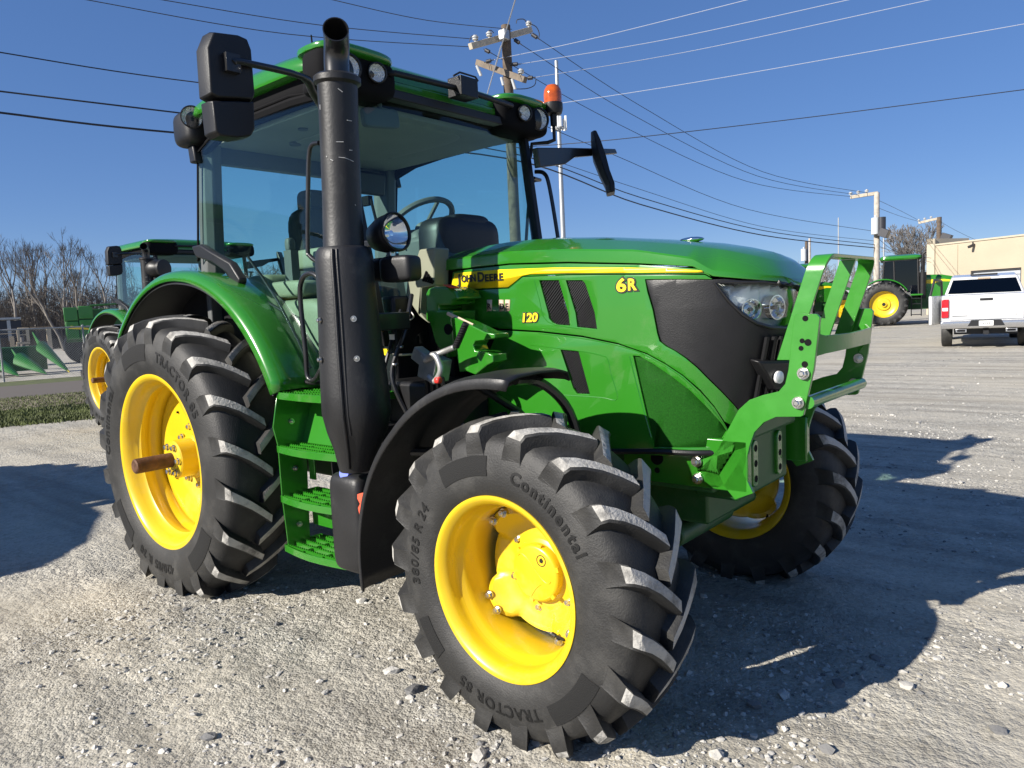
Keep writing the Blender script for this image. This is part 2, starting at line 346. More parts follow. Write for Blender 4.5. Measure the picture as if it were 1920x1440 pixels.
def make_rear():
    m = M()
    prof = [(.497, -.194), (.507, -.192), (.509, -.184), (.50, -.178), (.482, -.170), (.478, -.150), (.466, -.135), (.456, -.115), (.450, -.095), (.452, -.07), (.462, -.055), (.462, -.035), (.450, -.015), (.448, .04), (.462, .06), (.47, .12), (.482, .165), (.505, .175), (.509, .185), (.50, .19), (.47, .17), (.458, .12), (.45, .06), (.434, .04), (.432, -.015), (.445, -.030), (.446, -.050), (.431, -.064), (.430, -.100), (.447, -.114), (.454, -.142), (.466, -.162), (.48, -.188)]
    m.rev(prof, (0, 0, 0), (0, 1, 0), 112, 0, True)
    rim = obj('rear_wheel', m, 'yellow', TR, sharp=50); rim.location = (0, -.925, ZR)
    d = M(); d.rev([(.452, .045), (.44, .03), (.40, .018), (.36, .02), (.22, .035), (.12, .035), (.12, .05), (.36, .034), (.40, .032), (.44, .045)], (0, 0, 0), (0, 1, 0), 72, 0, True)
    disc = obj('wheel_disc', d, 'yellow', rim)
    h = M(); h.rev([(.0, -.115), (.062, -.115), (.066, -.11), (.105, -.108), (.112, -.10), (.112, .0), (.13, .01), (.135, .036)], (0, 0, 0), (0, 1, 0), 40); obj('hub', h, 'yellow', rim)
    s = M(); s.rev([(.0, -.325), (.034, -.325), (.041, -.319), (.0425, -.31), (.0425, -.09)], (0, 0, 0), (0, 1, 0), 28); obj('axle_shaft', s, 'rust', rim)
    for q in range(8):
        a = radians(10+45*q); bolt((.175*cos(a), .03, .175*sin(a)), (0, -1, 0), rim, 1.35)
    for q in range(6):
        a = radians(0+60*q); bolt((.083*cos(a), -.109, .083*sin(a)), (0, -1, 0), rim, 1.25)
    for q in range(4):
        a = radians(33+90*q); b = M(); b.cyl((.30*cos(a), .017, .30*sin(a)), (.30*cos(a), .030, .30*sin(a)), .007, n=10); obj('disc_hole', b, 'black_matt', rim)
    ty = obj('tyre', tyre_geo(R_PROF, R_ST, 20, .836, ZR, .02, 5), ['rubber', 'rubber_dust'], rim, sharp=45)
    for args in (('420/85 R 38', .075, .588, 262, R_PROF, .0022, 1.15), ('TRACTOR 85', .078, .60, 52, R_PROF, .0022, 1.2), ('Continental', .085, .60, 160, R_PROF, .0022, 1.12)):
        t = M(); arc_text(t, *args); obj('sidewall_lettering', t, 'rubber_letter', rim)
    for a0, a1 in ((88, 117), (208, 232), (303, 330)): t = M(); arc_patch(t, .585, .68, a0, a1, R_PROF); obj('sidewall_patch', t, 'rubber_patch', rim)
    return rim
RW = make_rear()
for w in (FW, RW):
    c = w.copy(); COL.objects.link(c); c.location.y *= -1; c.scale.y = -1; c.parent = TR
    for ch in list(w.children): d = ch.copy(); COL.objects.link(d); d.parent = c
    if w is FW: c.rotation_euler = (0, 0, -.0275)
# ---- chassis
m = M(); m.bb((1.45, -.33, .78), (3.02, -.26, 1.0)); m.bb((1.45, .26, .78), (3.02, .33, 1.0)); m.bb((1.5, -.24, .62), (2.95, .24, .98)); m.bb((-.35, -.27, .55), (1.5, .27, 1.18))
m.cyl((2.2, -.1, .62), (2.2, .1, .62), .14); obj('frame', m, 'green_dark', TR, .012)
m = M(); m.cyl((0, -.75, ZR), (0, .75, ZR), .13, n=24); m.cyl((0, -.45, ZR), (0, -.3, ZR), .2, n=24); m.cyl((0, .3, ZR), (0, .45, ZR), .2, n=24); obj('rear_axle', m, 'green_dark', TR, .01)
m = M(); m.tube([(2.59, -.72, .56), (2.59, -.4, .56), (2.59, -.2, .60), (2.59, .2, .60), (2.59, .4, .56), (2.59, .72, .56)], [.085, .10, .15, .15, .10, .085], 16)
for s in (-1, 1):
    m.rev([(.0, -.14), (.12, -.14), (.135, -.10), (.145, 0), (.13, .05), (.10, .08)], (2.59, s*.715, .56), (0, -s, 0), 28); m.box((2.59, s*.70, .62), (.14, .12, .28)); m.box((2.62, s*.60, .50), (.1, .2, .1))
m.cyl((2.80, -.55, .55), (2.80, .55, .55), .03, n=12); m.cyl((2.80, -.25, .55), (2.80, .25, .55), .045, n=14)
obj('front_axle', m, 'green_dark', TR, .008)
for s in (-1, 1):
    m = M(); m.bb((2.62, s*.30, .80), (3.16, s*.34, 1.0)); sf = obj('side_frame', m, 'green', TR, .006)
    for z in (.85, .90, .95): m = M(); m.cyl((2.78, s*.342, z), (2.78, s*.325, z), .012 if z != .9 else .028, n=16); obj('frame_hole', m, 'black_matt', sf)
m = M(); m.bb((2.90, -.26, .74), (3.09, .26, 1.04)); m.bb((3.02, -.26, .98), (3.13, .26, 1.05))
fb = obj('front_support', m, 'green_dark', TR, .015)
for y in (-.13, .13):
    m = M(); ring = [(3.106, y+.026*cos(t), .87+math.copysign(.07, sin(t))+.026*sin(t)) for t in [2*pi*(i+.5)/20 for i in range(20)]]
    m.prism(ring, (-.02, 0, 0)); pl = obj('slot_plate', m, 'green', fb, .004)
    for dz in (-.062, 0, .062): m = M(); m.cyl((3.095, y, .87+dz), (3.1075, y, .87+dz), .014, n=14); obj('slot', m, 'black_matt', fb)
# ---- hood surface: outline arclength s and height z
XN = 3.255
def hw0(x):
    t = max(0, (x-2.62)/.635); return .42*(1-t**3.3)**(1/2.9) if t < 1 else 0
OUT = []; _N = 700
for i in range(_N+1):
    x = 1.70+(XN-1.70)*(1-(1-i/_N)**2.6); OUT.append((x, hw0(x)))
ARC = [0]
for i in range(_N): ARC.append(ARC[-1]+math.dist(OUT[i], OUT[i+1]))
SN = ARC[-1]
import bisect
def shift(z): return max(0, 1.5-z)*.2
def outl(s):
    mir = s > SN; s2 = 2*SN-s if mir else s; i = min(max(bisect.bisect(ARC, s2)-1, 0), _N-1); f = (s2-ARC[i])/max(1e-9, ARC[i+1]-ARC[i])
    x = OUT[i][0]+(OUT[i+1][0]-OUT[i][0])*f; y = OUT[i][1]+(OUT[i+1][1]-OUT[i][1])*f
    dx = OUT[i+1][0]-OUT[i][0]; dy = OUT[i+1][1]-OUT[i][1]; l = math.hypot(dx, dy); nx, ny = -dy/l, dx/l    # outward for +y side
    return (x, (y if mir else -y), nx, (ny if mir else -ny))
def hs(s, z, off=0.0):
    x, y, nx, ny = outl(s); return Vector((x-shift(z)+nx*off, y+ny*off, z))
def hood_px(a, b):
    d = ray(a, b); t = 2.0
    while t < 8:
        q = CAM+d*t; x0 = q.x+shift(q.z)
        if x0 < XN and q.y > -hw0(x0): break
        t += .003
    i = min(bisect.bisect([o[0] for o in OUT], q.x+shift(q.z)), _N); return (ARC[i], q.z)
XS = [o[0] for o in OUT]
def panel(name, outer, holes=(), off=0.0, th=.018, mt='green', parent=None, uv=False, step=.03, bevel=True):
    """pixel outline -> curved sheet on the hood surface, with thickness"""
    loops = [[(p if uv else hood_px(*p)) for p in lp] for lp in (outer, *holes)]
    vec = [[Vector((s, z, 0)) for s, z in lp] for lp in loops]; flat = [v for lp in vec for v in lp]; tris = tessellate_polygon(vec)
    bm = bmesh.new(); bv = [bm.verts.new(v) for v in flat]
    for t in tris:
        try: bm.faces.new([bv[i] for i in t])
        except ValueError: pass
    bmesh.ops.remove_doubles(bm, verts=bm.verts, dist=1e-5)
    a = min(v.x for v in flat); b = max(v.x for v in flat); s = max(a, 0.85)+step
    while s < b:
        bmesh.ops.bisect_plane(bm, geom=bm.verts[:]+bm.edges[:]+bm.faces[:], plane_co=(s, 0, 0), plane_no=(1, 0, 0)); s += step
    for z in (1.1, 1.2, 1.3, 1.4, 1.5): bmesh.ops.bisect_plane(bm, geom=bm.verts[:]+bm.edges[:]+bm.faces[:], plane_co=(0, z, 0), plane_no=(0, 1, 0))
    bmesh.ops.recalc_face_normals(bm, faces=bm.faces)
    for v in bm.verts: v.co = hs(v.co.x, v.co.y, off)
    bm.normal_update()
    f = max(bm.faces, key=lambda f: f.calc_area())
    if f.normal.y > 0 and f.calc_center_median().y < -.05: bmesh.ops.reverse_faces(bm, faces=bm.faces)
    me = bpy.data.meshes.new(name); bm.to_mesh(me); bm.free(); me.materials.append(MAT[mt])
    me.polygons.foreach_set('use_smooth', [True]*len(me.polygons))
    o = obj(name, None, None, parent or TR, mesh=me)
    sm = o.modifiers.new('solid', 'SOLIDIFY'); sm.thickness = th; sm.offset = -1; sm.use_even_offset = False
    if bevel:
        b = o.modifiers.new('bevel', 'BEVEL'); b.width = .003; b.segments = 2; b.limit_method = 'ANGLE'; b.angle_limit = radians(50)
    return o
def Z(pts, x0, y0, sc): return [(x0+a/sc, y0+b/sc) for a, b in pts]
z5 = lambda pts: Z(pts, 820, 430, 1920/520)
# inner dark body behind the panels
m = M(); rings = []
for z in (.90, 1.2, 1.5, 1.66):
    rings.append([hs(SN*2*i/60, z, -.10) for i in range(61)])
m.loft(rings, True, True); obj('engine_bay', m, 'black_matt', TR)
# top shell
SEAM = [(1.70, 1.728)]+[(hs(*hood_px(*q)).x, hood_px(*q)[1]) for q in ((882, 503), (955, 495), (1064, 492), (1199, 495), (1300, 501), (1335, 519), (1420, 526), (1470, 530))]+[(XN, 1.565)]
TOP = [(1.70, 1.826), (1.83, 1.838), (2.0, 1.843), (2.17, 1.840), (2.43, 1.816), (2.7, 1.780), (2.93, 1.743), (3.05, 1.715), (3.14, 1.688), (3.21, 1.66), (3.255, 1.63)]
def lin(tab, x):
    if x <= tab[0][0]: return tab[0][1]
    for (a, b), (c, d) in zip(tab, tab[1:]):
        if x <= c: return b+(d-b)*(x-a)/(c-a)
    return tab[-1][1]
m = M(); rings = []
ss = [SN*2*i/150 for i in range(151)]
for (f, e, kind) in ((.97, .006, 'in'), (1.003, 0, 'lip'), (1.004, 0, 'lip2'), (1.0, .0, 'crease'), (.985, .004, 'c2'), (.70, .035, 'top'), (.66, .040, 'top2'), (.35, .06, 't3'), (0, .075, 't4')):
    ring = []
    for s in ss:
        x, y, nx, ny = outl(s); X = 1.70+(x-1.70)*(1-e); zs = lin(SEAM, x); zt = lin(TOP, X)
        cr = zs+.048*min(1, max(.5, (3.35-x)/.6))
        z = {'in': zs+.002, 'lip': zs+.003, 'lip2': zs+.008, 'crease': cr, 'c2': cr+.008, 'top': zt-.004, 'top2': zt, 't3': zt+.012, 't4': zt+.018}[kind]
        if kind in ('top', 'top2', 't3', 't4'): z = max(z, cr+.01)
        ring.append((X+(nx*.004 if f > 1 else 0), y*f, z))
    rings.append(ring)
m.loft(rings, False, False)
m.f.append(tuple(i*151 for i in range(9))+tuple(i*151+150 for i in range(7, -1, -1))); m.m.append(0)
HOOD = obj('hood', m, 'green', TR, sharp=24)
m = M(); m.sell((2.80, -.03, 1.786), (.055, .03, .012), (1, 1)); obj('hood_emblem', m, 'chrome', HOOD)
# black scoop trim at the hood's rear, cowl
m = M(); m.bb((1.60, -.40, 1.05), (1.695, .40, 1.80)); m.bb((1.50, -.38, 1.3), (1.6, .38, 1.72)); obj('cowl', m, 'black_plastic', TR, .02)
# side panels (right)
arcline = z5([(420, 686), (700, 702), (1000, 735), (1250, 786), (1450, 856), (1580, 925), (1700, 1005), (1820, 1110), (1920, 1225), (1990, 1330), (2040, 1430)])
blk_edge = z5([(1436, 352), (1452, 430), (1490, 560), (1520, 720), (1535, 775), (1580, 810), (1640, 842), (1720, 895), (1800, 960), (1880, 1040), (1960, 1120), (2060, 1225), (2090, 1262)])
V1 = z5([(705, 352), (838, 352), (915, 665), (830, 660), (795, 645), (772, 615)]); V2 = z5([(890, 352), (1000, 352), (1022, 375), (1105, 690), (968, 676)])
stripe_low = z5([(92, 424), (490, 405), (520, 385), (590, 325), (900, 312), (1300, 310), (1850, 308), (1880, 300)])
mid = z5([(86, 430), (492, 410), (522, 390), (592, 330), (900, 318), (1300, 316), (1850, 316), (1905, 345), (1436, 345)]) + blk_edge[1:] + [(1392, 778), (1378, 800)] + arcline[::-1][1:] + z5([(420, 680), (120, 660)])
SIDE = panel('side_panel', mid, (V1, V2), .0, .02)
seam_px = z5([(100, 296), (230, 276), (500, 246), (900, 236), (1400, 246), (1850, 276), (1895, 330)])
st = panel('stripe_panel', seam_px + stripe_low[::-1][1:], (), -.004, .014)
stripe = z5([(118, 304), (400, 280), (800, 265), (1100, 262), (1300, 264), (1600, 272), (1838, 285), (1838, 299), (1300, 301), (900, 304), (640, 311), (585, 322), (520, 375), (488, 400), (300, 408), (92, 416)])
panel('decal_stripe', stripe, (), .001, .003, 'decal_yellow', st, bevel=False)
V3 = z5([(852, 832), (975, 844), (1055, 1140), (965, 1137), (938, 1100)])
tri_edge = z5([(1352, 872), (1400, 878), (1500, 935), (1620, 1015), (1740, 1110), (1850, 1215), (1950, 1320)]) + [(1364, 808), (1345, 838), (1226, 838)]
arclow = [(a+0, b+3.2) for a, b in arcline]
low = arclow + [(1371, 826), (1350, 852), (1100, 846), (900, 846), (900, 700)]
LOWP = panel('lower_side_panel', low, (V3, [(a, b) for a, b in tri_edge]), .0, .02)
cx = sum(a for a, b in tri_edge)/len(tri_edge); cy = sum(b for a, b in tri_edge)/len(tri_edge)
panel('side_screen', [(cx+(a-cx)*1.03, cy+(b-cy)*1.03) for a, b in tri_edge], (), -.010, .006, 'mesh_green', LOWP, bevel=False)
# raised pressed outline on the lower panel and ridges of the screen
def ridge(name, pts, off, r, mt, parent, closed=False):
    p = [hs(*hood_px(*q), off) for q in pts]; p = smooth_path(p, 4); q = M(); q.tube(p, r, 6); return obj(name, q, mt, parent)
ridge('pressed_edge', z5([(640, 800), (820, 822), (1000, 845), (1140, 875), (1175, 900), (1200, 1000), (1245, 1172), (1140, 1165), (1000, 1155), (780, 1142)]), -.0015, .003, 'green', LOWP)
ridge('pressed_edge', z5([(1330, 880), (1400, 1150), (1480, 1440)]), -.001, .0035, 'green', LOWP)
ridge('pressed_edge', z5([(700, 720), (1000, 755), (1250, 806), (1450, 876), (1700, 1030), (1900, 1240), (2010, 1400)]), -.001, .0025, 'green', LOWP)
ridge('pressed_edge', z5([(672, 355), (700, 480), (760, 640), (1000, 690)]), -.001, .0025, 'green', SIDE)
# vent slats
def slats(poly, parent, n=17, tilt=1.0, off=-.010, mt='black_plastic'):
    P = [hood_px(*q) for q in poly]; x0 = min(p[0] for p in P); x1 = max(p[0] for p in P); y0 = min(p[1] for p in P); y1 = max(p[1] for p in P)
    q = M(); L = (y1-y0)+(x1-x0)*tilt
    def inside(a, b):
        c = False; j = len(P)-1
        for i in range(len(P)):
            if (P[i][1] > b) != (P[j][1] > b) and a < (P[j][0]-P[i][0])*(b-P[i][1])/(P[j][1]-P[i][1])+P[i][0]: c = not c
            j = i
        return c
    for k in range(n):
        c = y0-(x1-x0)*tilt+L*(k+.5)/n; seg = []
        for i in range(41):
            a = x0+(x1-x0)*i/40; b = c+(a-x0)*tilt
            if inside(a, b): seg.append((a, b))
        if len(seg) > 1: q.tube([hs(*seg[0], off), hs(*seg[-1], off)], .0038, 4)
    return obj('vent_slats', q, mt, parent)
slats(V1, SIDE, 24); slats(V2, SIDE, 30); slats(V3, LOWP, 30)
for V, par in ((V2, SIDE), (V3, LOWP)):
    panel('vent_back', V, (), -.030, .003, 'black_matt', par, bevel=False)
m = M(); m.tube(smooth_path([(2.40, -.345, 1.62), (2.36, -.345, 1.55), (2.42, -.345, 1.47), (2.47, -.345, 1.56), (2.45, -.345, 1.65)], 5), .02, 10); m.cyl((2.45, -.33, 1.40), (2.50, -.34, 1.36), .02); obj('engine_pipe', m, 'chrome', TR)
m = M(); m.sell((2.41, -.335, 1.55), (.05, .025, .07), (.6, .6)); m.tube([(2.33, -.34, 1.64), (2.5, -.34, 1.62)], .012, 8); m.tube(smooth_path([(2.36, -.34, 1.45), (2.42, -.36, 1.42), (2.47, -.34, 1.47), (2.52, -.35, 1.40)], 4), .013, 8); obj('engine_casting', m, 'cast_metal', TR, .006)
# writing on the hood
def hood_text(body, size, a, b, mt, parent, slant=0.0, off=.0035, bold=.0, spacing=1.0, rise=0.0, depth=.002, sx=1.0):
    s0, z0 = hood_px(a, b); vs, fs = text_geo(body, size, bold, spacing, depth/2); q = M()
    q.add([hs(s0+(v.x+slant*v.y)*sx, z0+v.y+rise*v.x, off+v.z) for v in vs], fs); return obj('lettering', q, mt, parent)
s0, z0 = hood_px(861, 533); s1, z1 = hood_px(944, 527)
rz = (z1-z0)/(s1-s0)
vs, fs = text_geo('J', .060, .0012); w0 = max(v.x for v in vs)
hood_text('J', .062, 859.5, 532, 'letter_black', st, 0, .004, .002, 1, rz, sx=1.25); hood_text('OHN', .044, 866.5, 529, 'letter_black', st, 0, .004, .0017, .98, rz, sx=.92)
hood_text('D', .060, 896, 528, 'letter_black', st, 0, .004, .002, 1, rz); hood_text('EERE', .044, 910, 527.5, 'letter_black', st, 0, .004, .0017, 1.1, rz, sx=1.12)
for off, bold, mt in ((.002, .0075, 'letter_black'), (.0045, .002, 'decal_yellow')):
    hood_text('6', .072, 1156, 547, mt, SIDE, 0, off, bold, 1, 0, .002, 1.32); hood_text('R', .062, 1177.5, 544, mt, SIDE, 0, off, bold, 1, 0, .002, 1.0)
for off, bold, mt in ((.002, .0055, 'letter_black'), (.0045, .0018, 'decal_yellow')):
    hood_text('120', .053, 977.5, 603.5, mt, SIDE, 0, off, bold, 1.0, 0, .002, 1.16)
for a, ch in ((912.5, 'R'), (935, 'D'), (946.5, 'E')):
    t_ = panel('letter_tile', [(a, 562), (a+9.5, 562), (a+9.5, 583), (a, 584)], (), .002, .002, 'sticker', SIDE, bevel=False)
    hood_text(ch, .038, a+1.8, 580, 'letter_black', SIDE, 0, .0035, .0008)
# black front: side plate, grille, headlight
HL = [(1346, 534), (1380, 533), (1430, 533), (1470, 535), (1507, 541), (1503, 570), (1496, 592), (1487, 607), (1470, 611), (1445, 610), (1420, 603), (1396, 588), (1372, 566)]
hl_uv = [hood_px(*q) for q in HL]
top_uv = [(hood_px(a, b)[0], lin(SEAM, 1.70)) for a, b in ((1335, 528),)]
def sx_of(x): return ARC[min(bisect.bisect(XS, x), _N)]
edge_uv = [hood_px(*q) for q in blk_edge]
s_hl1 = max(p[0] for p in hl_uv)
outer = [(edge_uv[0][0]+.004, edge_uv[0][1])] + [hood_px(1270, 524.5), hood_px(1330, 524.5)] + [(sx_of(x), lin(SEAM, x)-.004) for x in (3.09, 3.13, 3.17, 3.2, 3.225, 3.245)] + [(SN, 1.56), (SN, 1.05), (SN-.22, 1.06), (edge_uv[-1][0]+.02, edge_uv[-1][1]-.01)] + [(a+.006, b) for a, b in edge_uv[::-1]][:-1]
cxu = sum(p[0] for p in hl_uv)/len(hl_uv); czu = sum(p[1] for p in hl_uv)/len(hl_uv)
grow = lambda k: [(cxu+(a-cxu)*k, czu+(b-czu)*(k+.04)) for a, b in hl_uv]
GR = panel('front_mask', outer, (grow(1.02),), -.004, .02, 'black_plastic', None, True)
mirror_copy(GR)
def shell(name, k, off, mt, parent, th=.004): return panel(name, grow(k), (), off, th, mt, parent, True, bevel=False)
rfl = shell('headlight', 1.06, -.055, 'reflector', None)
lens = shell('lens', 1.03, -.002, 'clear_glass', rfl, .003)
# bezel line round the lamp
q = M(); q.tube([hs(a, b, .001) for a, b in grow(1.05)], .007, 8, closed=True); obj('bezel', q, 'black_metal', rfl)
for (a, b, r) in ((1414, 580, .040), (1465, 576, .047)):
    s_, z_ = hood_px(a, b); x, y, nx, ny = outl(s_); n3 = Vector((nx, ny, 0)); c = hs(s_, z_, -.05)
    q = M(); q.rev([(r, .0), (r, .034), (r*.9, .034), (r*.86, .012), (r*.5, -.002), (r*.48, .008), (0, .014)], c, n3, 32); obj('lamp_bowl', q, 'chrome', rfl)
    q = M(); q.rev([(r*.42, .0), (r*.42, .028), (r*.25, .040), (0, .042)], c, n3, 24); obj('projector_lens', q, 'clear_glass', rfl)
    q = M(); q.cyl(c+n3*.008, c+n3*.03, .008, n=10); obj('bulb', q, 'black_metal', rfl)
mirror_copy(rfl)
for sgn in (-1, 1):
    q = M()
    for k in range(5):
        s_ = SN+sgn*(.10+.035*k)
        q.loft([[hs(s_-.006, zz, .002), hs(s_+.006, zz, .002), hs(s_+.006, zz, .016), hs(s_-.006, zz, .016)] for zz in (1.13, 1.25, 1.38)], True, True)
    obj('grille_bar', q, 'black_plastic', GR)
q = M(); s_ = SN-.27; pts = [hood_px(*p) for p in ((1403, 672), (1474, 672), (1470, 712), (1456, 732), (1434, 733), (1418, 700))]
ring0 = [hs(a, b, .0) for a, b in pts]; ring1 = [hs(sum(p[0] for p in pts)/6+(a-sum(p[0] for p in pts)/6)*.86, sum(p[1] for p in pts)/6+(b-sum(p[1] for p in pts)/6)*.86, .045) for a, b in pts]
q.loft([ring0, ring1], True, True); fl = obj('fog_lamp_pod', q, 'black_plastic', TR, .008)
a, b = hood_px(1441, 706); q = M(); x, y, nx, ny = outl(a); q.rev([(.024, 0), (.024, .01), (.02, .012), (0, .014)], hs(a, b, .042), (nx, ny, 0), 24); obj('fog_lamp', q, 'reflector', fl)
q = M(); q.tube(smooth_path([hs(*hood_px(*p), .0) for p in ((1120, 846), (1225, 846), (1300, 849), (1350, 848))], 4), .012, 8); obj('lower_trim', q, 'black_plastic', TR)
for o in (SIDE, LOWP, st): mirror_copy(o)
# ---- front guard
z6 = lambda pts: Z(pts, 1180, 440, 4.0)
plate_px = [(1492, 588), (1531, 589), (1537, 595), (1526, 690), (1506, 779), (1501, 781.5), (1455, 782), (1432, 792), (1414, 811), (1405, 837), (1394, 887), (1412, 925), (1378, 937), (1357, 911), (1337, 917), (1318, 906), (1292, 899), (1290, 853), (1334, 857), (1346, 842), (1366, 803), (1385, 768), (1405, 750), (1430, 741), (1460, 734), (1472, 720), (1478, 694), (1489, 593)]
for sgn in (-1, 1):
    pts = [(p.x, -sgn*p.y if sgn > 0 else p.y, p.z) for p in pxl(plate_px, 'y', -.340)]
    m = M(); m.prism(pts, (0, .018 if sgn < 0 else -.018, 0)); pl = obj('guard_plate', m, 'green_bracket', TR, .0015)
    for (a, b, r) in ((1510, 597, .010), (1504, 639, .0085), (1515, 642, .012), (1502, 653, .0085), (1509, 683, .011)):
        c = px(a, b, 'y', -.340); yy = c.y*(-sgn); m = M(); m.cyl((c.x, yy+sgn*.0015, c.z), (c.x, yy-sgn*.012, c.z), r, n=18); obj('bolt_hole', m, 'black_matt', pl)
    for (a, b) in ((1507, 700), (1497, 755), (1307, 865), (1309, 897)):
        c = px(a, b, 'y', -.342); bolt((c.x, -.342*(-sgn), c.z), (0, sgn, 0), pl, 1.3)
        bolt((c.x, -.320*(-sgn), c.z), (0, -sgn, 0), pl, 1.2)
# hoop: flat strip bent in the Y-Z plane
def hoop_x(z): return px(1545, 560, 'y', -.31).x if False else 3.345+(z-1.35)*.33
pth = []
zt, yy, rr = 1.668, .305, .062
pth += [(-yy, 1.30), (-yy, 1.45)]
for i in range(9): t = pi-(pi/2)*i/8; pth.append((-yy+rr+rr*cos(t), zt-rr+rr*sin(t)))
for i in range(9): t = pi/2-(pi/2)*i/8; pth.append((yy-rr+rr*cos(t), zt-rr+rr*sin(t)))
pth += [(yy, 1.45), (yy, 1.30)]
m = M(); m.strip([(hoop_x(z)-.068, y, z) for y, z in pth], [(hoop_x(z)-.006, y, z) for y, z in pth], .012); obj('guard_hoop', m, 'green_bracket', TR, .0015)
m = M(); m.strip([(hoop_x(z)-.065, .03, z) for z in (1.33, 1.5, 1.655)], [(hoop_x(z)-.010, .03, z) for z in (1.33, 1.5, 1.655)], .012); obj('guard_bar', m, 'green_bracket', TR, .0015)
m = M(); zz0, zz1 = 1.322, 1.400; gx = -.055
m.strip([(3.40+gx, -.325, zz0-.07), (3.445+gx, -.318, zz0-.01), (3.47+gx, -.28, zz0), (3.475+gx, 0, zz0), (3.47+gx, .28, zz0), (3.445+gx, .318, zz0-.01), (3.40+gx, .325, zz0-.07)],
        [(3.40+gx, -.325, zz1-.02), (3.445+gx, -.318, zz1), (3.47+gx, -.28, zz1-.015), (3.475+gx, 0, zz1-.02), (3.47+gx, .28, zz1-.015), (3.445+gx, .318, zz1), (3.40+gx, .325, zz1-.02)], .010)
obj('guard_crossplate', m, 'green_bracket', TR, .0015)
m = M(); c = px(1508, 755, 'y', -.33); m.cyl((c.x+.01, -.325, c.z), (c.x+.01, .325, c.z), .023, n=20); obj('guard_tube', m, 'green_bracket', TR)
mat('plate_white', (.6, .6, .58), .5)
# ---- rear fenders
def arc_pts(cx, cz, r, a0, a1, n, y): return [(cx+r*cos(radians(a0+(a1-a0)*i/n)), y, cz+r*sin(radians(a0+(a1-a0)*i/n))) for i in range(n+1)]
m = M(); n = 40; rings = []
for i in range(n+1):
    a = radians(156-(156-22.5)*i/n); e = [0.0, 0.01, 0.03][2] if i == 0 else 0
    sec = [(1.045, -.62), (1.062, -.72), (1.075, -.80), (1.078, -.88), (1.072, -.925), (1.055, -.948), (1.025, -.955)]
    k = 1+.035*max(0, (i-n*.55)/(n*.45))+ .02*max(0, (n*.2-i)/(n*.2))
    rings.append([(r*k*cos(a), y+.10*max(0, (n*.16-i)/(n*.16))**2*((-y-.6)/.35), .7546+r*k*sin(a)) for r, y in sec])
m.loft(rings, False, False)
fd = obj('rear_fender', m, 'green', TR, sharp=50); s_ = fd.modifiers.new('solid', 'SOLIDIFY'); s_.thickness = .012; s_.offset = 1
m = M(); m.loft([[(x*.992, y+.004, .7546+(z-.7546)*.985) for x, y, z in r] for r in rings], False, False); ln = obj('fender_liner', m, 'black_plastic', fd)
mirror_copy(fd)
for s in (-1, 1):
    m = M(); pts = [(1.055*cos(radians(a)), s*.63, .7546+1.055*sin(radians(a))) for a in range(150, 44, -6)]+[(.62, s*.63, 1.50), (.0, s*.63, 1.56), (-.75, s*.63, 1.30)]; m.prism(pts, (0, -s*.02, 0)); obj('fender_inner_wall', m, 'black_plastic', TR)
# black trim wedge between fender and door, seal line
tr_px = [(358, 462), (374, 458), (392, 470), (430, 492), (449, 523), (447, 534), (436, 536), (424, 512), (396, 492), (366, 482)]
for sgn in (-1, 1):
    m = M(); m.prism([(p.x, sgn*.80, p.z) for p in pxl(tr_px, 'y', -.80)], (0, -sgn*.05, 0)); obj('fender_trim', m, 'black_plastic', TR, .01)
    m = M(); p = [(q.x, sgn*.785, q.z) for q in pxl([(448, 536), (480, 580), (520, 640), (545, 680), (562, 708), (578, 717), (612, 717)], 'y', -.785)]; m.tube(smooth_path(p, 4), .011, 8); obj('door_sill_trim', m, 'black_plastic', TR)
# rear fender extension behind, lamp block and rear implement frame
m = M(); m.bb((-.60, -.45, .85), (-.30, .45, 1.35)); m.bb((-.85, -.35, .6), (-.55, .35, .75)); m.tube([(-.3, -.4, 1.2), (-.75, -.42, .95), (-1.0, -.42, .55)], .04); m.tube([(-.3, .4, 1.2), (-.75, .42, .95), (-1.0, .42, .55)], .04); obj('rear_hitch', m, 'green_dark', TR, .01)
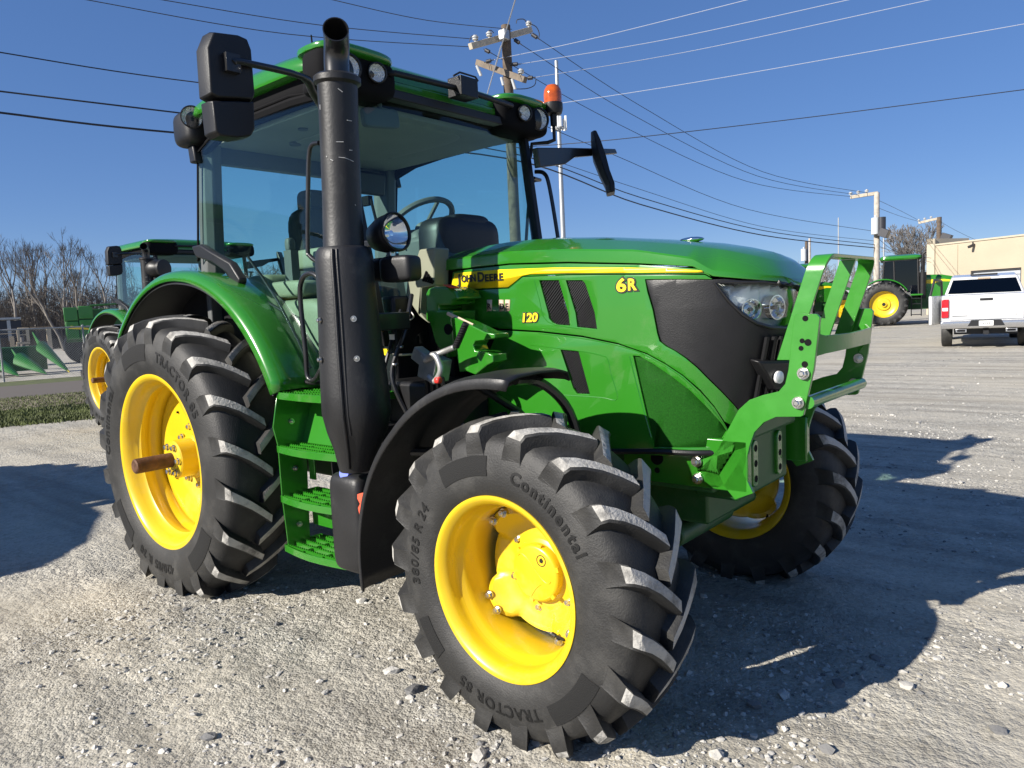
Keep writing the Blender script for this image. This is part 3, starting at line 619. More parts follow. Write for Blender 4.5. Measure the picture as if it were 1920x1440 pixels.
# ---- steps
SX0, SX1 = .985, 1.47
m = M()
for x in (SX0-.012, SX1+.004):
    m.prism([(x, -.70, 1.16), (x, -.93, 1.15), (x, -.965, 1.0), (x, -.945, .90), (x, -.945, .65), (x, -.93, .37), (x, -.80, .37), (x, -.78, .9)], (.008, 0, 0))
m.bb((SX0, -.78, .46), (SX1, -.77, .56)); m.bb((SX0, -.78, .70), (SX0+.05, -.77, .9)); m.box((1.22, -.76, 1.02), (.48, .008, .26), Matrix.Rotation(-.35, 3, 'X'))
stp = obj('step_frame', m, 'green', TR, .003)
for (a, b) in ((528, 793), (544, 880), (553, 985)):
    c = px(a, b, 'x', SX0+.0); bolt((SX0-.003, -.86, c.z), (1, 0, 0), stp, .9)
def step(z, y0=-.955, y1=-.735, x0=SX0-.01, x1=SX1+.01):
    m = M(); edge = [(x0, y1), (x0-.005, y0+.03), (x0+.03, y0), ((x0+x1)/2, y0-.022), (x1-.03, y0), (x1+.005, y0+.03), (x1, y1)]
    p = smooth_path([(a, b, z) for a, b in edge], 3); m.strip(p, [(q.x, q.y, q.z-.035) for q in p], .006)
    m.bb((x0, y1, z-.035), (x1, y1+.006, z)); o = obj('step', m, 'green', stp, .0015)
    m = M()
    for k in range(5):
        y = y0+.02+(y1-y0-.03)*k/4; m.bb((x0+.004, y-.004, z-.03), (x1-.004, y+.004, z-.003))
        for t in range(26): m.box((x0+.02+(x1-x0-.04)*t/25, y, z-.001), (.007, .006, .006))
    for x in (x0+.16, x0+.32): m.bb((x-.004, y0+.005, z-.026), (x+.004, y1, z-.006))
    obj('step_grating', m, 'green', stp)
for z in (.905, .65, .395): step(z)
step(1.175, -.945, -.70, 1.0, 1.62)
# ---- exhaust stack
EX, EY = 1.735, -1.035
def EP(a, b): p = px(a, b, 'y', EY); return p
m = M(); b0 = EP(645, 470); t0 = EP(632, 142); ax = (t0-b0)
n = 40
m.tube([b0, b0+ax*.02, b0+ax*.3, b0+ax*.7, b0+ax*.94, b0+ax*.955, b0+ax*.985, b0+ax], [.088, .084, .079, .078, .080, .094, .094, .080], n)
EXH = obj('exhaust_stack', m, 'black_grain', TR, sharp=40)
m = M(); u = ax.normalized(); p = [t0-u*.02, t0+u*.05, t0+u*.09+Vector((.010, -.005, 0)), t0+u*.117+Vector((.032, -.020, 0)), t0+u*.132+Vector((.060, -.042, 0)), t0+u*.140+Vector((.085, -.062, 0))]
pp = smooth_path(p, 5); m.tube(pp, .050, 28, caps=False); m.tube([q for q in pp[::-1]], .046, 28, caps=False); e = pp[-1]; d = (pp[-1]-pp[-2]).normalized(); m.rev([(.046, 0), (.050, 0)], e, d, 28); obj('exhaust_pipe', m, 'black_metal', EXH)
mat('scuff', (.42, .42, .41), .6)
for (a_, b_, a2_, b2_) in ((634, 176, 641, 182), (596, 200, 597, 209), (648, 232, 655, 232), (632, 272, 643, 272), (624, 303, 628, 306), (636, 300, 645, 301), (645, 301, 658, 306), (652, 286, 656, 286), (618, 296, 619, 298), (661, 386, 662, 388), (621, 60, 620, 66)):
    e0, e1 = [t0+(b0-t0)*((y_-142)/328)+(px(x_, y_, 'y', EY)-(t0+(b0-t0)*((y_-142)/328))).dot(_r)*_r for x_, y_ in ((a_, b_), (a2_, b2_))]
    if b_ < 100: continue
    def surf(x_, y_):
        ax_p = t0+(b0-t0)*((y_-142)/328.); o_ = (px(x_, y_, 'y', EY)-ax_p).dot(_r0); vw = (Vector((CAM.x, CAM.y, 0))-Vector((ax_p.x, ax_p.y, 0))).normalized(); sd = Vector((-vw.y, vw.x, 0)); sd = sd if sd.dot(_r0) > 0 else -sd
        o_ = max(-.07, min(.07, o_)); return ax_p+sd*o_+vw*(sqrt(.0795**2-o_**2))
    m = M(); m.tube([surf(a_, b_), surf(a2_, b2_)], .0016, 5); obj('scuff_mark', m, 'scuff', EXH)
m = M()
rows = [(1.815, .098, 0), (1.80, .110, 0), (1.76, .116, 0), (1.60, .120, .0), (1.40, .130, .0), (1.22, .140, .004), (1.13, .142, .004), (1.05, .125, 0), (.97, .094, -.015), (.90, .074, -.03), (.875, .066, -.035)]
cx0 = 1.705; rings = []
for z, r, dx in rows:
    c = px(655 if z > 1.5 else 661, 500 if z > 1.5 else 700, 'y', EY); cxx = 1.735+dx+(1.8-z)*.02; ring = []
    for i in range(44):
        a = 2*pi*i/44; k = 1+.06*max(0, cos(a-2.0))**6; ring.append((cxx+r*cos(a)*k*1.04, EY+r*sin(a)*k, z))
    rings.append(ring)
m.loft(rings, True, True); CAN = obj('exhaust_shield', m, 'black_grain', TR, sharp=50)
m = M(); m.tube([(1.735+rows[i][2]+(1.8-rows[i][0])*.02+rows[i][1]*cos(-1.05)*1.05, EY+rows[i][1]*sin(-1.05)*1.02, rows[i][0]) for i in range(1, 10)], .008, 8); m.tube([(1.735+(1.8-z)*.02+r*cos(-.9)*1.04, EY+r*sin(-.9), z) for z, r, dx in rows[1:8]], .005, 8); obj('shield_seam', m, 'black_plastic', CAN)
for (z, a) in ((1.52, -.5), (1.52, -1.75), (1.36, -.5), (1.36, -1.75), (1.20, -.55)):
    r = .125 if z > 1.45 else .135; nrm = Vector((cos(a), sin(a), 0)); o = bolt(Vector((1.74, EY, z))+nrm*(r+.002), nrm, CAN, .75); 
for c_, d_ in (((1.58, -.80, 1.85), (.2, .03, .03)), ((1.62, -.80, 1.5), (.2, .25, .08)), ((1.60, -.82, 1.0), (.16, .22, .06))): m = M(); m.box(c_, d_); obj('exhaust_bracket', m, 'black_metal', TR, .006)
# ---- tank beneath, cap, red lever
m = M(); m.sell((1.60, -.90, .615), (.115, .135, .225), (.25, .35)); TK = obj('fluid_tank', m, 'black_grain', TR)
c = px(648, 887, 'y', -1.0); m = M(); m.rev([(0, .012), (.026, .012), (.03, .006), (.03, -.02)], c, (.2, -.9, .3), 20); m.tube([c+Vector((.02, 0, .01)), c+Vector((.06, 0, .02))], .006, 6); obj('tank_cap', m, 'blue', TK)
c = px(676, 945, 'y', -1.03); m = M(); m.prism([c+Vector((a, 0, b)) for a, b in ((-.02, .04), (.03, .055), (.035, -.05), (-.015, -.05), (-.022, -.02), (-.006, 0), (-.022, .02))], (0, .012, 0)); obj('red_lever', m, 'red_orange', TK, .003)
m = M(); m.bb((1.45, -.70, .55), (1.95, -.42, 1.22)); m.bb((1.0, -.66, .55), (1.45, -.40, 1.05)); obj('battery_box', m, 'black_plastic', TR, .02)
m = M(); m.bb((1.0, .42, .55), (1.95, .95, 1.0)); obj('fuel_tank', m, 'black_plastic', TR, .06, 4)
# ---- front fenders
def ffend(sgn):
    path = []; wc = Vector((2.5909, 0, ZF))
    for i in range(27):
        a = radians(192-(192-86)*i/26); r = .795-.055*min(1, i/14); path.append((wc.x+r*cos(a), wc.z+r*sin(a)))
    path += [(2.655, 1.296), (2.675, 1.292)]
    m = M(); rings = []
    for i, (x, z) in enumerate(path):
        t = Vector((path[min(i+1, len(path)-1)][0]-path[max(i-1, 0)][0], 0, path[min(i+1, len(path)-1)][1]-path[max(i-1, 0)][1])).normalized(); nrm = Vector((-t.z, 0, t.x))
        sec = [(-.035, .755), (-.004, .775), (.008, .83), (.013, .95), (.008, 1.07), (-.004, 1.12), (-.035, 1.135)]
        w = 1 if i < len(path)-2 else [.985, .95][i-(len(path)-2)]
        rings.append([(x+nrm.x*h, sgn*(.945+(y-.945)*w), z+nrm.z*h) for h, y in sec])
    m.loft(rings, False, False); f = obj('front_fender', m, 'black_grain', TR, sharp=45); s_ = f.modifiers.new('solid', 'SOLIDIFY'); s_.thickness = .008; s_.offset = 0
    m = M(); m.tube(smooth_path([(2.52, sgn*.90, 1.27), (2.53, sgn*.76, 1.245), (2.56, sgn*.63, 1.12), (2.58, sgn*.58, .9), (2.60, sgn*.58, .68)], 5), .020, 8); m.tube([(2.30, sgn*.90, 1.255), (2.38, sgn*.72, 1.12), (2.52, sgn*.60, .9)], .016, 8); m.tube([(1.93, sgn*.90, .95), (2.3, sgn*.72, .95), (2.6, sgn*.6, .8)], .02, 8); obj('fender_bracket', m, 'black_metal', f)
ffend(-1); ffend(1)
# ---- cab
CAB = TR
At = lambda s: Vector((1.315, s*.715, 2.60)); Ab = lambda s: Vector((1.50, s*.665, 1.38))
Ct = lambda s: Vector((.05, s*.755, 2.52)); Cb = lambda s: Vector((-.02, s*.765, 1.90))
side_px = [(383, 468), (410, 492), (440, 530), (480, 588), (520, 645), (555, 698), (570, 714), (605, 716)]
for s in (-1, 1):
    bot = [(p.x, s*.772, p.z) for p in pxl(side_px, 'y', -.772)]
    top = [Ab(s), At(s), Vector((1.0, s*.742, 2.635)), Vector((.6, s*.750, 2.630)), Vector((.3, s*.754, 2.60)), Ct(s)+Vector((.02, 0, 0)), Cb(s)]
    pts = [Vector(b) for b in bot] + [Vector((1.45, s*.70, 1.19))] + top
    m = M(); m.prism(pts, (0, -s*.005, 0)); dg = obj('door_glass', m, 'pane_glass', TR)
    m = M(); loop = [Vector(b) for b in bot]+[Vector((1.45, s*.70, 1.19))]+top; m.tube(loop, .007, 6, closed=True); obj('glass_seal', m, 'black_matt', dg)
    m = M(); m.loft([[Ab(s)+Vector((-.035, -s*.03, 0)), Ab(s)+Vector((.03, -s*.03, 0)), Ab(s)+Vector((.03, s*.012, 0)), Ab(s)+Vector((-.035, s*.02, 0))], [At(s)+Vector((-.03, -s*.03, 0)), At(s)+Vector((.025, -s*.03, 0)), At(s)+Vector((.025, s*.01, 0)), At(s)+Vector((-.03, s*.015, 0))]], True, True); obj('front_pillar', m, 'black_plastic', TR, .006)
    m = M(); m.loft([[c+Vector(d) for d in ((-.02, -s*.01, 0), (.06, -s*.005, 0), (.10, -s*.05, 0), (.09, -s*.11, 0), (-.06, -s*.12, 0))] for c in (Vector((-.05, s*.745, 1.72)), Vector((-.03, s*.745, 1.9)), Vector((.0, s*.742, 2.3)), Vector((.03, s*.74, 2.6)))], True, True); obj('rear_pillar', m, 'interior_grey', TR, .01)
    # handles
    hp = [(598, 268), (586, 271), (580, 285), (578, 330), (577, 460), (581, 480), (598, 493)]
    m = M(); p = [(q.x, s*.83, q.z) for q in pxl(hp, 'y', -.83)]; m.tube(smooth_path(p, 4), .011, 10); m.tube([p[0], (p[0][0]+.02, s*.74, p[0][2])], .011, 8); m.tube([p[-1], (p[-1][0]+.02, s*.74, p[-1][2])], .011, 8); obj('grab_handle', m, 'black_metal', TR)
    hp = [(603, 690), (590, 712), (577, 706), (573, 660), (563, 560), (566, 525), (580, 513), (596, 520), (603, 545)]
    m = M(); p = [(q.x, s*.82, q.z) for q in pxl(hp, 'y', -.82)]; m.tube(smooth_path(p, 5), .013, 10); obj('step_handle', m, 'black_metal', TR)
    # door stay rods seen through the glass
    for q in ([(465, 482), (492, 520), (522, 566), (560, 640), (582, 690)], [(452, 530), (490, 560), (530, 583)]):
        m = M(); m.tube([(c.x, s*.735, c.z) for c in pxl(q, 'y', -.735)], .008, 8); obj('door_linkage', m, 'black_metal', TR)
# windscreen (bowed), rear window
m = M(); rings = []
for t in (0, .25, .5, .75, 1):
    r = []
    for i in range(13):
        k = -1+2*i/12; b = Ab(-1).lerp(At(-1), t); r.append((b.x+.05*(1-k*k), -k*b.y*-1*1.0 if False else k*abs(b.y), b.z))
    rings.append(r)
m.loft(rings, False, False); obj('windscreen', m, 'cab_glass', TR)
m = M(); m.add([(-.06, -.64, 1.75), (-.06, .64, 1.75), (.0, .64, 2.5), (.0, -.64, 2.5)], [(0, 1, 2, 3)]); obj('rear_window', m, 'cab_glass', TR)
m = M(); m.bb((-.09, -.70, 1.35), (-.04, .70, 1.75)); obj('rear_wall', m, 'interior_grey', TR, .01); m = M(); m.bb((-.04, -.70, 2.48), (.04, .70, 2.60)); obj('rear_header', m, 'interior_grey', TR, .01)
m = M(); m.box((.10, .35, 2.46), (.06, .50, .16), Matrix.Rotation(.15, 3, 'Y')); obj('sun_blind', m, 'black_plastic', TR, .02)
# roof
def rr_ring(x0, x1, hy, z, k=.28, n=72, tail=0.0):
    out = []; cx_, rx = (x0+x1)/2, (x1-x0)/2
    for i in range(n):
        t = 2*pi*i/n; c, s = cos(t), sin(t); out.append((cx_+rx*math.copysign(abs(c)**k, c), hy*math.copysign(abs(s)**k, s), z))
    return out
m = M(); m.loft([rr_ring(.02, 1.32, .715, 2.595), rr_ring(0.0, 1.33, .735, 2.615), rr_ring(-.01, 1.35, .742, 2.66), rr_ring(-.02, 1.35, .742, 2.715)], True, True); RF = obj('roof_frame', m, 'black_matt', TR, sharp=40)
def zroof(x): return .0 - .10*max(0, (.35-x)/.5)**2 - .03*max(0, (x-.9)/.5)**2
m = M(); rings = []
for (a, b, hy, z, k) in ((-.06, 1.34, .775, 2.700, .25), (-.08, 1.36, .798, 2.705, .25), (-.09, 1.36, .805, 2.73, .26), (-.08, 1.35, .80, 2.765, .27), (-.04, 1.33, .765, 2.80, .30), (.05, 1.27, .66, 2.828, .35), (.2, 1.1, .45, 2.845, .4), (.5, .8, .1, 2.85, .6)):
    rings.append([(x, y, zz+zroof(x)*(.2 if zz < 2.72 else 1)) for x, y, zz in rr_ring(a, b, hy, z, k)])
m.loft(rings, True, True); ROOF = obj('roof', m, 'green', TR, sharp=50)
m = M(); m.bb((.08, -.665, 2.562), (1.27, .665, 2.592)); m.sell((.75, 0, 2.572), (.45, .38, .03), (.5, .4)); HLN = obj('headlining', m, 'headlining', TR, .012)
for (x, y, r) in ((.45, -.35, .035), (.75, -.5, .028), (.5, .3, .035)):
    m = M(); m.cyl((x, y, 2.548 if abs(y) < .38 else 2.555), (x, y, 2.575), r, n=20); obj('speaker_vent', m, 'interior_grey', HLN)
for s in (-1, 1):
    m = M(); m.tube([(1.31, s*.70, 2.60), (1.0, s*.715, 2.612), (.6, s*.72, 2.608), (.3, s*.722, 2.588), (.06, s*.72, 2.53)], .032, 8); obj('cab_rail', m, 'black_matt', TR)
def lamp(c, nrm, r, parent, shroud=True, face='lamp_face'):
    c = Vector(c); q = M(); q.rev([(r*.6, -.07), (r*1.05, -.05), (r*1.12, .0), (r*1.12, .012), (r, .014), (r, .004)], c, nrm, 28); o = obj('work_lamp', q, 'black_plastic', parent)
    q = M(); q.rev([(r*.98, -.004), (r*.6, -.016), (r*.2, -.02), (0, -.008)], c, nrm, 28); obj('lamp_reflector', q, face, o) if parent is TR else None
    q = M(); q.rev([(r*1.0, .006), (r*.7, .011), (0, .014)], c, nrm, 28); obj('lamp_lens', q, 'clear_glass', o) if parent is TR else None
    return o
for s in (-1, 1):
    # front corner pods
    m = M(); m.sell((1.335, s*.62, 2.675), (.100, .235, .102), (.5, .5)); m.sell((1.28, s*.62, 2.61), (.10, .2, .04), (.5, .5)); obj('lamp_pod', m, 'black_matt', TR)
    m = M(); m.sell((1.315, s*.625, 2.762), (.150, .225, .034), (.7, .6)); obj('pod_cover', m, 'green', TR)
    lamp((1.455, s*.555, 2.678), (.93, -.30, -.08), .043, TR)
    lamp((1.435, s*.715, 2.672), (.88, -.38, -.06), .060, TR)
    # rear corner lamps and gutter ends
    m = M(); m.sell((.02, s*.745, 2.655), (.11, .085, .10), (.5, .5)); m.loft([[(.03+a, s*(.755+b), 2.60+c) for a, b, c in ((-.05, .02, .03), (.02, .025, .05), (.02, -.03, .05), (-.05, -.03, .03))], [(.06+a, s*(.765+b), 2.46+c) for a, b, c in ((-.04, .02, .0), (.03, .02, .0), (.03, -.03, .0), (-.04, -.03, .0))]], True, True); obj('corner_bracket', m, 'black_plastic', TR, .01)
    lamp((.125, s*.80, 2.70), (.88, s*.42, -.15), .056, TR)
# front rail, side rails
m = M(); m.tube([(1.40, -.47, 2.705), (1.455, -.44, 2.70), (1.475, 0, 2.705), (1.455, .44, 2.70), (1.40, .47, 2.705)], .016, 8); m.bb((1.33, -.45, 2.60), (1.40, .45, 2.645)); obj('roof_rail', m, 'black_plastic', TR, .006)
m = M(); m.bb((1.345, -.44, 2.655), (1.37, .44, 2.695)); obj('roof_front_strip', m, 'green', TR, .004)
c = px(868, 163, 'x', 1.47); m = M(); m.box(c+Vector((0, 0, -.01)), (.10, .13, .10)); m.tube([c+Vector((.03, -.10, .03)), c+Vector((.03, -.05, .058)), c+Vector((.03, .07, .058)), c+Vector((.03, .09, .04))], .006, 6); obj('light_box', m, 'black_plastic', TR, .008)
m = M(); m.tube([(.35, -.5, 2.80), (.34, -.505, 3.02)], [.007, .004], 6); p = px(587, 65, 'y', -.5); m.v = [(v[0]-.35+p.x, v[1], v[2]-3.02+p.z) for v in m.v]; obj('antenna', m, 'black_matt', TR)
# mirrors
mr_px = [(392, 60), (440, 66), (458, 74), (466, 95), (473, 180), (470, 192), (440, 190), (400, 188), (386, 180), (380, 90)]
mr2_px = [(389, 189.5), (440, 190.5), (471, 192.5), (473, 245), (466, 258), (440, 262), (405, 258), (396, 250)]
mx = 1.46
for s in (-1,):
    m = M(); pts = pxl(mr_px, 'x', mx); cxm = sum((p for p in pts), Vector())/len(pts)
    f = lambda p: Vector((p.x, p.y if s < 0 else -p.y, p.z))
    r0 = [f(p) for p in pts]; r1 = [f(cxm+(p-cxm)*.94)+Vector((.03, 0, 0)) for p in pts]; rb = [q+Vector((-.055, 0, 0)) for q in r0]
    m.loft([rb, r0, r1], True, True); mi_ = obj('mirror', m, 'black_plastic', TR, .005)
    m2 = M(); pts2 = pxl(mr2_px, 'x', mx); c2 = sum((p for p in pts2), Vector())/len(pts2); r0 = [f(p) for p in pts2]; r1 = [f(c2+(p-c2)*.94)+Vector((.03, 0, 0)) for p in pts2]; rb = [q+Vector((-.055, 0, 0)) for q in r0]
    m2.loft([rb, r0, r1], True, True); obj('lower_mirror', m2, 'black_plastic', mi_, .005)
    m3 = M(); m3.add([f(cxm+(p-cxm)*.9)+Vector((-.057, 0, 0)) for p in pts], [tuple(range(len(pts)))]); obj('mirror_glass', m3, 'chrome', mi_)
    a = f(px(432, 120, 'x', mx+.035)); m = M(); m.box(a, (.05, .06, .07)); p1 = f(px(455, 117, 'x', mx+.05)); 
    m.tube(smooth_path([a+Vector((.02, 0, 0)), p1, Vector((1.47, s*.99, 2.57)), Vector((1.42, s*.90, 2.53)), Vector((1.36, s*.76, 2.43))], 4), [.014]*9+[.02]*8, 10)
    m.box((1.34, s*.745, 2.43), (.05, .06, .20)); obj('mirror_arm', m, 'black_metal', mi_, .004)
# far mirror, turned so that it is seen nearly edge on
vd = Vector((1.48-CAM.x, 1.24-CAM.y, 0)).normalized(); rows_ = [((1108, 252), (1118, 249)), ((1108, 272), (1126, 266)), ((1112, 300), (1136, 295)), ((1124, 330), (1143, 322)), ((1135, 352), (1152, 346)), ((1138, 366), (1153, 362))]
rg2 = []
for (a, b) in rows_:
    p0, p1 = px(*a, 'y', 1.24), px(*b, 'y', 1.24); w_ = .095; rg2.append([p0-vd*w_*.8, p0+(p1-p0)*.5-vd*w_, p1-vd*w_*.8, p1+vd*w_*.8, p0+(p1-p0)*.5+vd*w_, p0+vd*w_*.8])
m = M(); m.loft(rg2, True, True); fm = obj('mirror', m, 'black_plastic', TR, .006)
m = M(); m.prism(pxl([(997, 279), (1060, 279), (1144, 281), (1148, 290), (1112, 293), (1068, 297), (1050, 310), (1002, 316)], 'x', 1.42), (.045, 0, 0)); obj('mirror_arm', m, 'black_metal', fm, .006)
# left-hand rail beside the windscreen (far side) and wiper stub
m = M(); m.tube(smooth_path([(px(1003, 322, 'y', .78)), px(1020, 325, 'y', .80), px(1030, 350, 'y', .80), px(1046, 445, 'y', .80), px(1050, 480, 'y', .80)], 5), .013, 8); obj('grab_rail', m, 'black_metal', TR)
# beacon
bc = px(1037, 200, 'y', .84); m = M(); m.rev([(.0, -.115), (.020, -.115), (.022, -.05), (.052, -.045), (.060, -.02), (.060, .018), (.055, .02)], bc, (0, 0, 1), 28); m.tube([bc+Vector((0, 0, -.1)), bc+Vector((0, 0, -.20)), bc+Vector((-.03, -.03, -.215)), bc+Vector((-.10, -.10, -.22)), bc+Vector((-.11, -.11, -.30))], .012, 8); BE = obj('beacon', m, 'black_plastic', TR)
m = M(); m.rev([(.055, .015), (.057, .07), (.052, .10), (.036, .125), (.0, .135)], bc, (0, 0, 1), 28); obj('beacon_dome', m, 'amber', BE)
# interior
m = M(); m.bb((-.04, -.68, 1.10), (1.45, .68, 1.16)); obj('cab_floor', m, 'interior_grey', TR)
m = M(); m.sell((.42, 0, 1.62), (.26, .25, .10), (.4, .4)); m.sell((.20, 0, 1.92), (.09, .24, .32), (.4, .45), Matrix.Rotation(-.12, 3, 'Y')); m.sell((.14, 0, 2.27), (.06, .14, .09), (.5, .5)); m.bb((.25, -.18, 1.15), (.6, .18, 1.55)); obj('driver_seat', m, 'seat_cloth', TR)
m = M(); m.sell((.62, -.50, 1.42), (.36, .13, .22), (.3, .3)); m.sell((.50, -.52, 1.70), (.26, .08, .05), (.4, .4)); m.sell((.30, -.50, 1.60), (.16, .12, .20), (.4, .4)); obj('side_console', m, 'interior_beige', TR)
m = M(); m.sell((.95, -.50, 1.30), (.14, .10, .14), (.3, .3)); obj('side_pod', m, 'interior_grey', TR)
m = M(); m.bb((.55, -.55, 1.70), (.62, -.50, 1.92)); m.sell((.58, -.525, 1.95), (.025, .025, .04), (.6, .6)); obj('control_levers', m, 'interior_grey', TR)
m = M(); m.sell((.55, -.32, 1.88), (.25, .07, .06), (.4, .4)); m.bb((.8, -.36, 1.86), (.86, -.22, 2.05)); obj('armrest', m, 'interior_beige', TR, .01)
m = M(); m.loft([[(x, y, z) for x, y in ((1.08, -.13), (1.36, -.17), (1.36, .17), (1.08, .13))] for z in (1.16, 1.6)]+[[(x-.05, y*1.1, 1.95) for x, y in ((1.08, -.13), (1.36, -.17), (1.36, .17), (1.08, .13))]], True, True); obj('steering_column', m, 'interior_grey', TR, .03)
m = M(); m.sell((1.38, .03, 1.84), (.10, .25, .20), (.35, .35)); m.sell((1.40, .06, 2.0), (.07, .15, .06), (.5, .5)); obj('dashboard', m, 'black_plastic', TR)
m = M(); m.sell((1.17, 0, 1.90), (.09, .15, .09), (.5, .5), Matrix.Rotation(-.4, 3, 'Y')); obj('instrument_cluster', m, 'interior_grey', TR)
wc = Vector((1.08, 0.02, 2.04)); R = Matrix.Rotation(radians(-36), 3, 'Y'); m = M(); m.tube([wc+R @ Vector((.205*cos(t), .205*sin(t), 0)) for t in [2*pi*i/36 for i in range(36)]], .017, 8, closed=True)
for a in (pi/2+.6, -pi/2-.6, 0.0): m.tube([wc+R @ Vector((0, 0, -.04)), wc+R @ Vector((.185*cos(a), .185*sin(a), 0))], .012, 8)
m.cyl(wc+R @ Vector((0, 0, -.07)), wc+R @ Vector((0, 0, -.01)), .04, n=16); obj('steering_wheel', m, 'interior_grey', TR)
cp = Z([(335, 325), (350, 270), (412, 262), (410, 415), (360, 422), (352, 520), (388, 565), (350, 535), (296, 455), (302, 400)], 620, 340, 2.116)
m = M(); m.prism(pxl(cp, 'y', -.50), (0, .10, 0)); obj('cowl_side_panel', m, 'interior_beige', TR, .01)
m = M()
for k in range(5):
    a = px(795+k*4, 532-k*1.5, 'y', -.506); b = px(806+k*2, 510+k*4, 'y', -.506); m.tube([px(793+k*4.2, 527+k*1.0, 'y', -.504), px(800+k*3.2, 509+k*4.4, 'y', -.504)], .006, 6)
obj('panel_louvre', m, 'black_matt', TR)
m = M(); c = px(713, 222, 'x', 1.33); m.sell(c, (.02, .115, .048), (.3, .3), Matrix.Rotation(.1, 3, 'X')); m.tube([c, c+Vector((0, 0, .09)), c+Vector((.0, 0, .10))], .012, 8); m.box(c+Vector((0, 0, .10)), (.05, .08, .012)); obj('rear_view_mirror', m, 'interior_grey', TR)
m = M(); a = px(694, 440, 'y', -.2); m.tube([px(712, 440, 'y', -.3), px(698, 385, 'y', -.3), px(696, 374, 'y', -.3)], .008, 8); m.box(px(687, 377, 'y', -.3), (.07, .03, .05)); obj('monitor_arm', m, 'black_matt', TR)
# wiring, hoses and labels behind the exhaust
for pp_, r_ in (([(1.60, -.55, 1.62), (1.66, -.66, 1.45), (1.62, -.72, 1.25), (1.70, -.70, 1.05)], .011), ([(1.55, -.58, 1.55), (1.58, -.70, 1.35), (1.55, -.76, 1.15)], .009), ([(1.72, -.50, 1.22), (1.80, -.62, 1.12), (1.95, -.66, 1.05), (2.15, -.55, .95)], .014), ([(1.66, -.46, 1.18), (1.75, -.60, 1.02), (2.0, -.62, .92), (2.3, -.5, .8)], .016)):
    m = M(); m.tube(smooth_path(pp_, 6), r_, 8); obj('engine_hose', m, 'black_metal', TR)
    for t_ in (.35, .75): q_ = Vector(pp_[1]).lerp(Vector(pp_[2]), t_); m = M(); m.sell(q_, (r_*1.5, r_*1.5, .008), (.6, 1)); obj('hose_clamp', m, 'steel', TR)
for (a_, b_, w_, h_, mt_) in ((722, 660, .05, .03, 'decal_yellow'), (735, 632, .035, .025, 'plate_white')):
    c_ = px(a_, b_, 'y', -.702); m = M(); m.box(c_, (w_, .003, h_)); obj('warning_label', m, mt_, TR)
# lower cab body
m = M(); m.bb((.95, -.66, 1.0), (1.55, .66, 1.15)); m.bb((1.42, -.60, 1.15), (1.52, .60, 1.62)); m.bb((-.1, -.6, 1.0), (.95, .6, 1.12)); obj('cab_base', m, 'black_plastic', TR, .015)
# ---- spot lamp on its bracket
wl = px(734, 437, 'y', -.85); R = Vector((.97, .06, .10)).normalized(); m = M(); m.rev([(0, -.125), (.03, -.121), (.058, -.095), (.076, -.045), (.080, -.015), (.079, .0), (.079, .012), (.076, .016), (.084, .018), (.084, .034), (.078, .037), (.074, .030)], wl, R, 36); SP = obj('spot_lamp', m, 'black_plastic', TR)
m = M(); m.rev([(.076, .02), (.06, -.01), (.03, -.03), (.012, -.032), (.012, .0), (0, .002)], wl, R, 32); obj('lamp_reflector', m, 'chrome', SP)
m = M(); m.rev([(.075, .028), (.05, .034), (0, .037)], wl, R, 32); obj('lamp_lens', m, 'clear_glass', SP)
m = M(); bx = px(742, 503, 'y', -.85); m.sell(bx+Vector((.03, 0, -.005)), (.085, .05, .055), (.35, .35), Matrix.Rotation(.15, 3, 'Z')); m.sell(bx+Vector((-.09, .0, .0)), (.05, .045, .05), (.4, .4)); m.tube([bx+Vector((-.05, 0, .05)), wl+Vector((0, 0, -.075))], .011, 8); m.box(bx+Vector((-.13, 0.02, -.02)), (.14, .06, .05)); obj('lamp_bracket', m, 'black_plastic', SP, .012)
m = M(); m.box(wl+Vector((-.012, .0, -.086)), (.03, .03, .03)); obj('lamp_bolt', m, 'zinc_bolt', SP, .004)
# ---- loader bracket, coupler
z4 = lambda pts: Z(pts, 640, 360, 4)
b1 = z4([(632, 760), (650, 725), (700, 705), (800, 715), (850, 745), (880, 800), (830, 822), (822, 850), (730, 850), (728, 885), (830, 890), (826, 960), (845, 1120), (800, 1250), (740, 1190), (700, 1130), (660, 980), (632, 960)])
m = M(); m.prism(pxl(b1, 'y', -.60), (0, .16, 0)); LB = obj('loader_bracket', m, 'green', TR, .015, 3)
c = px(640+800/4, 360+1030/4, 'y', -.602); m = M(); m.cyl(c+Vector((0, -.001, 0)), c+Vector((0, .02, 0)), .025, n=20); obj('bracket_bore', m, 'black_matt', LB)
b2 = z4([(836, 935), (1000, 1012), (1075, 1050), (1150, 1064), (1152, 1096), (1070, 1112), (1005, 1118), (986, 1150), (1004, 1190), (1080, 1200), (1135, 1222), (1140, 1276), (1092, 1300), (1005, 1372), (940, 1345), (885, 1352), (868, 1250), (850, 1050)])
m = M(); m.prism(pxl(b2, 'y', -.66), (0, .09, 0)); obj('loader_hook', m, 'green', TR, .004)
m = M(); a = px(640+800/4, 360+912/4, 'y', -.64); b = px(640+990/4, 360+1002/4, 'y', -.64); m.tube([a, b], .009, 6); obj('hook_edge', m, 'sticker', LB)
sticker = px(640+790/4, 360+728/4, 'y', -.62); m = M(); m.box(sticker+Vector((0, .03, .012)), (.05, .05, .004), Matrix.Rotation(.3, 3, 'Y')); obj('warning_sticker', m, 'red', LB)
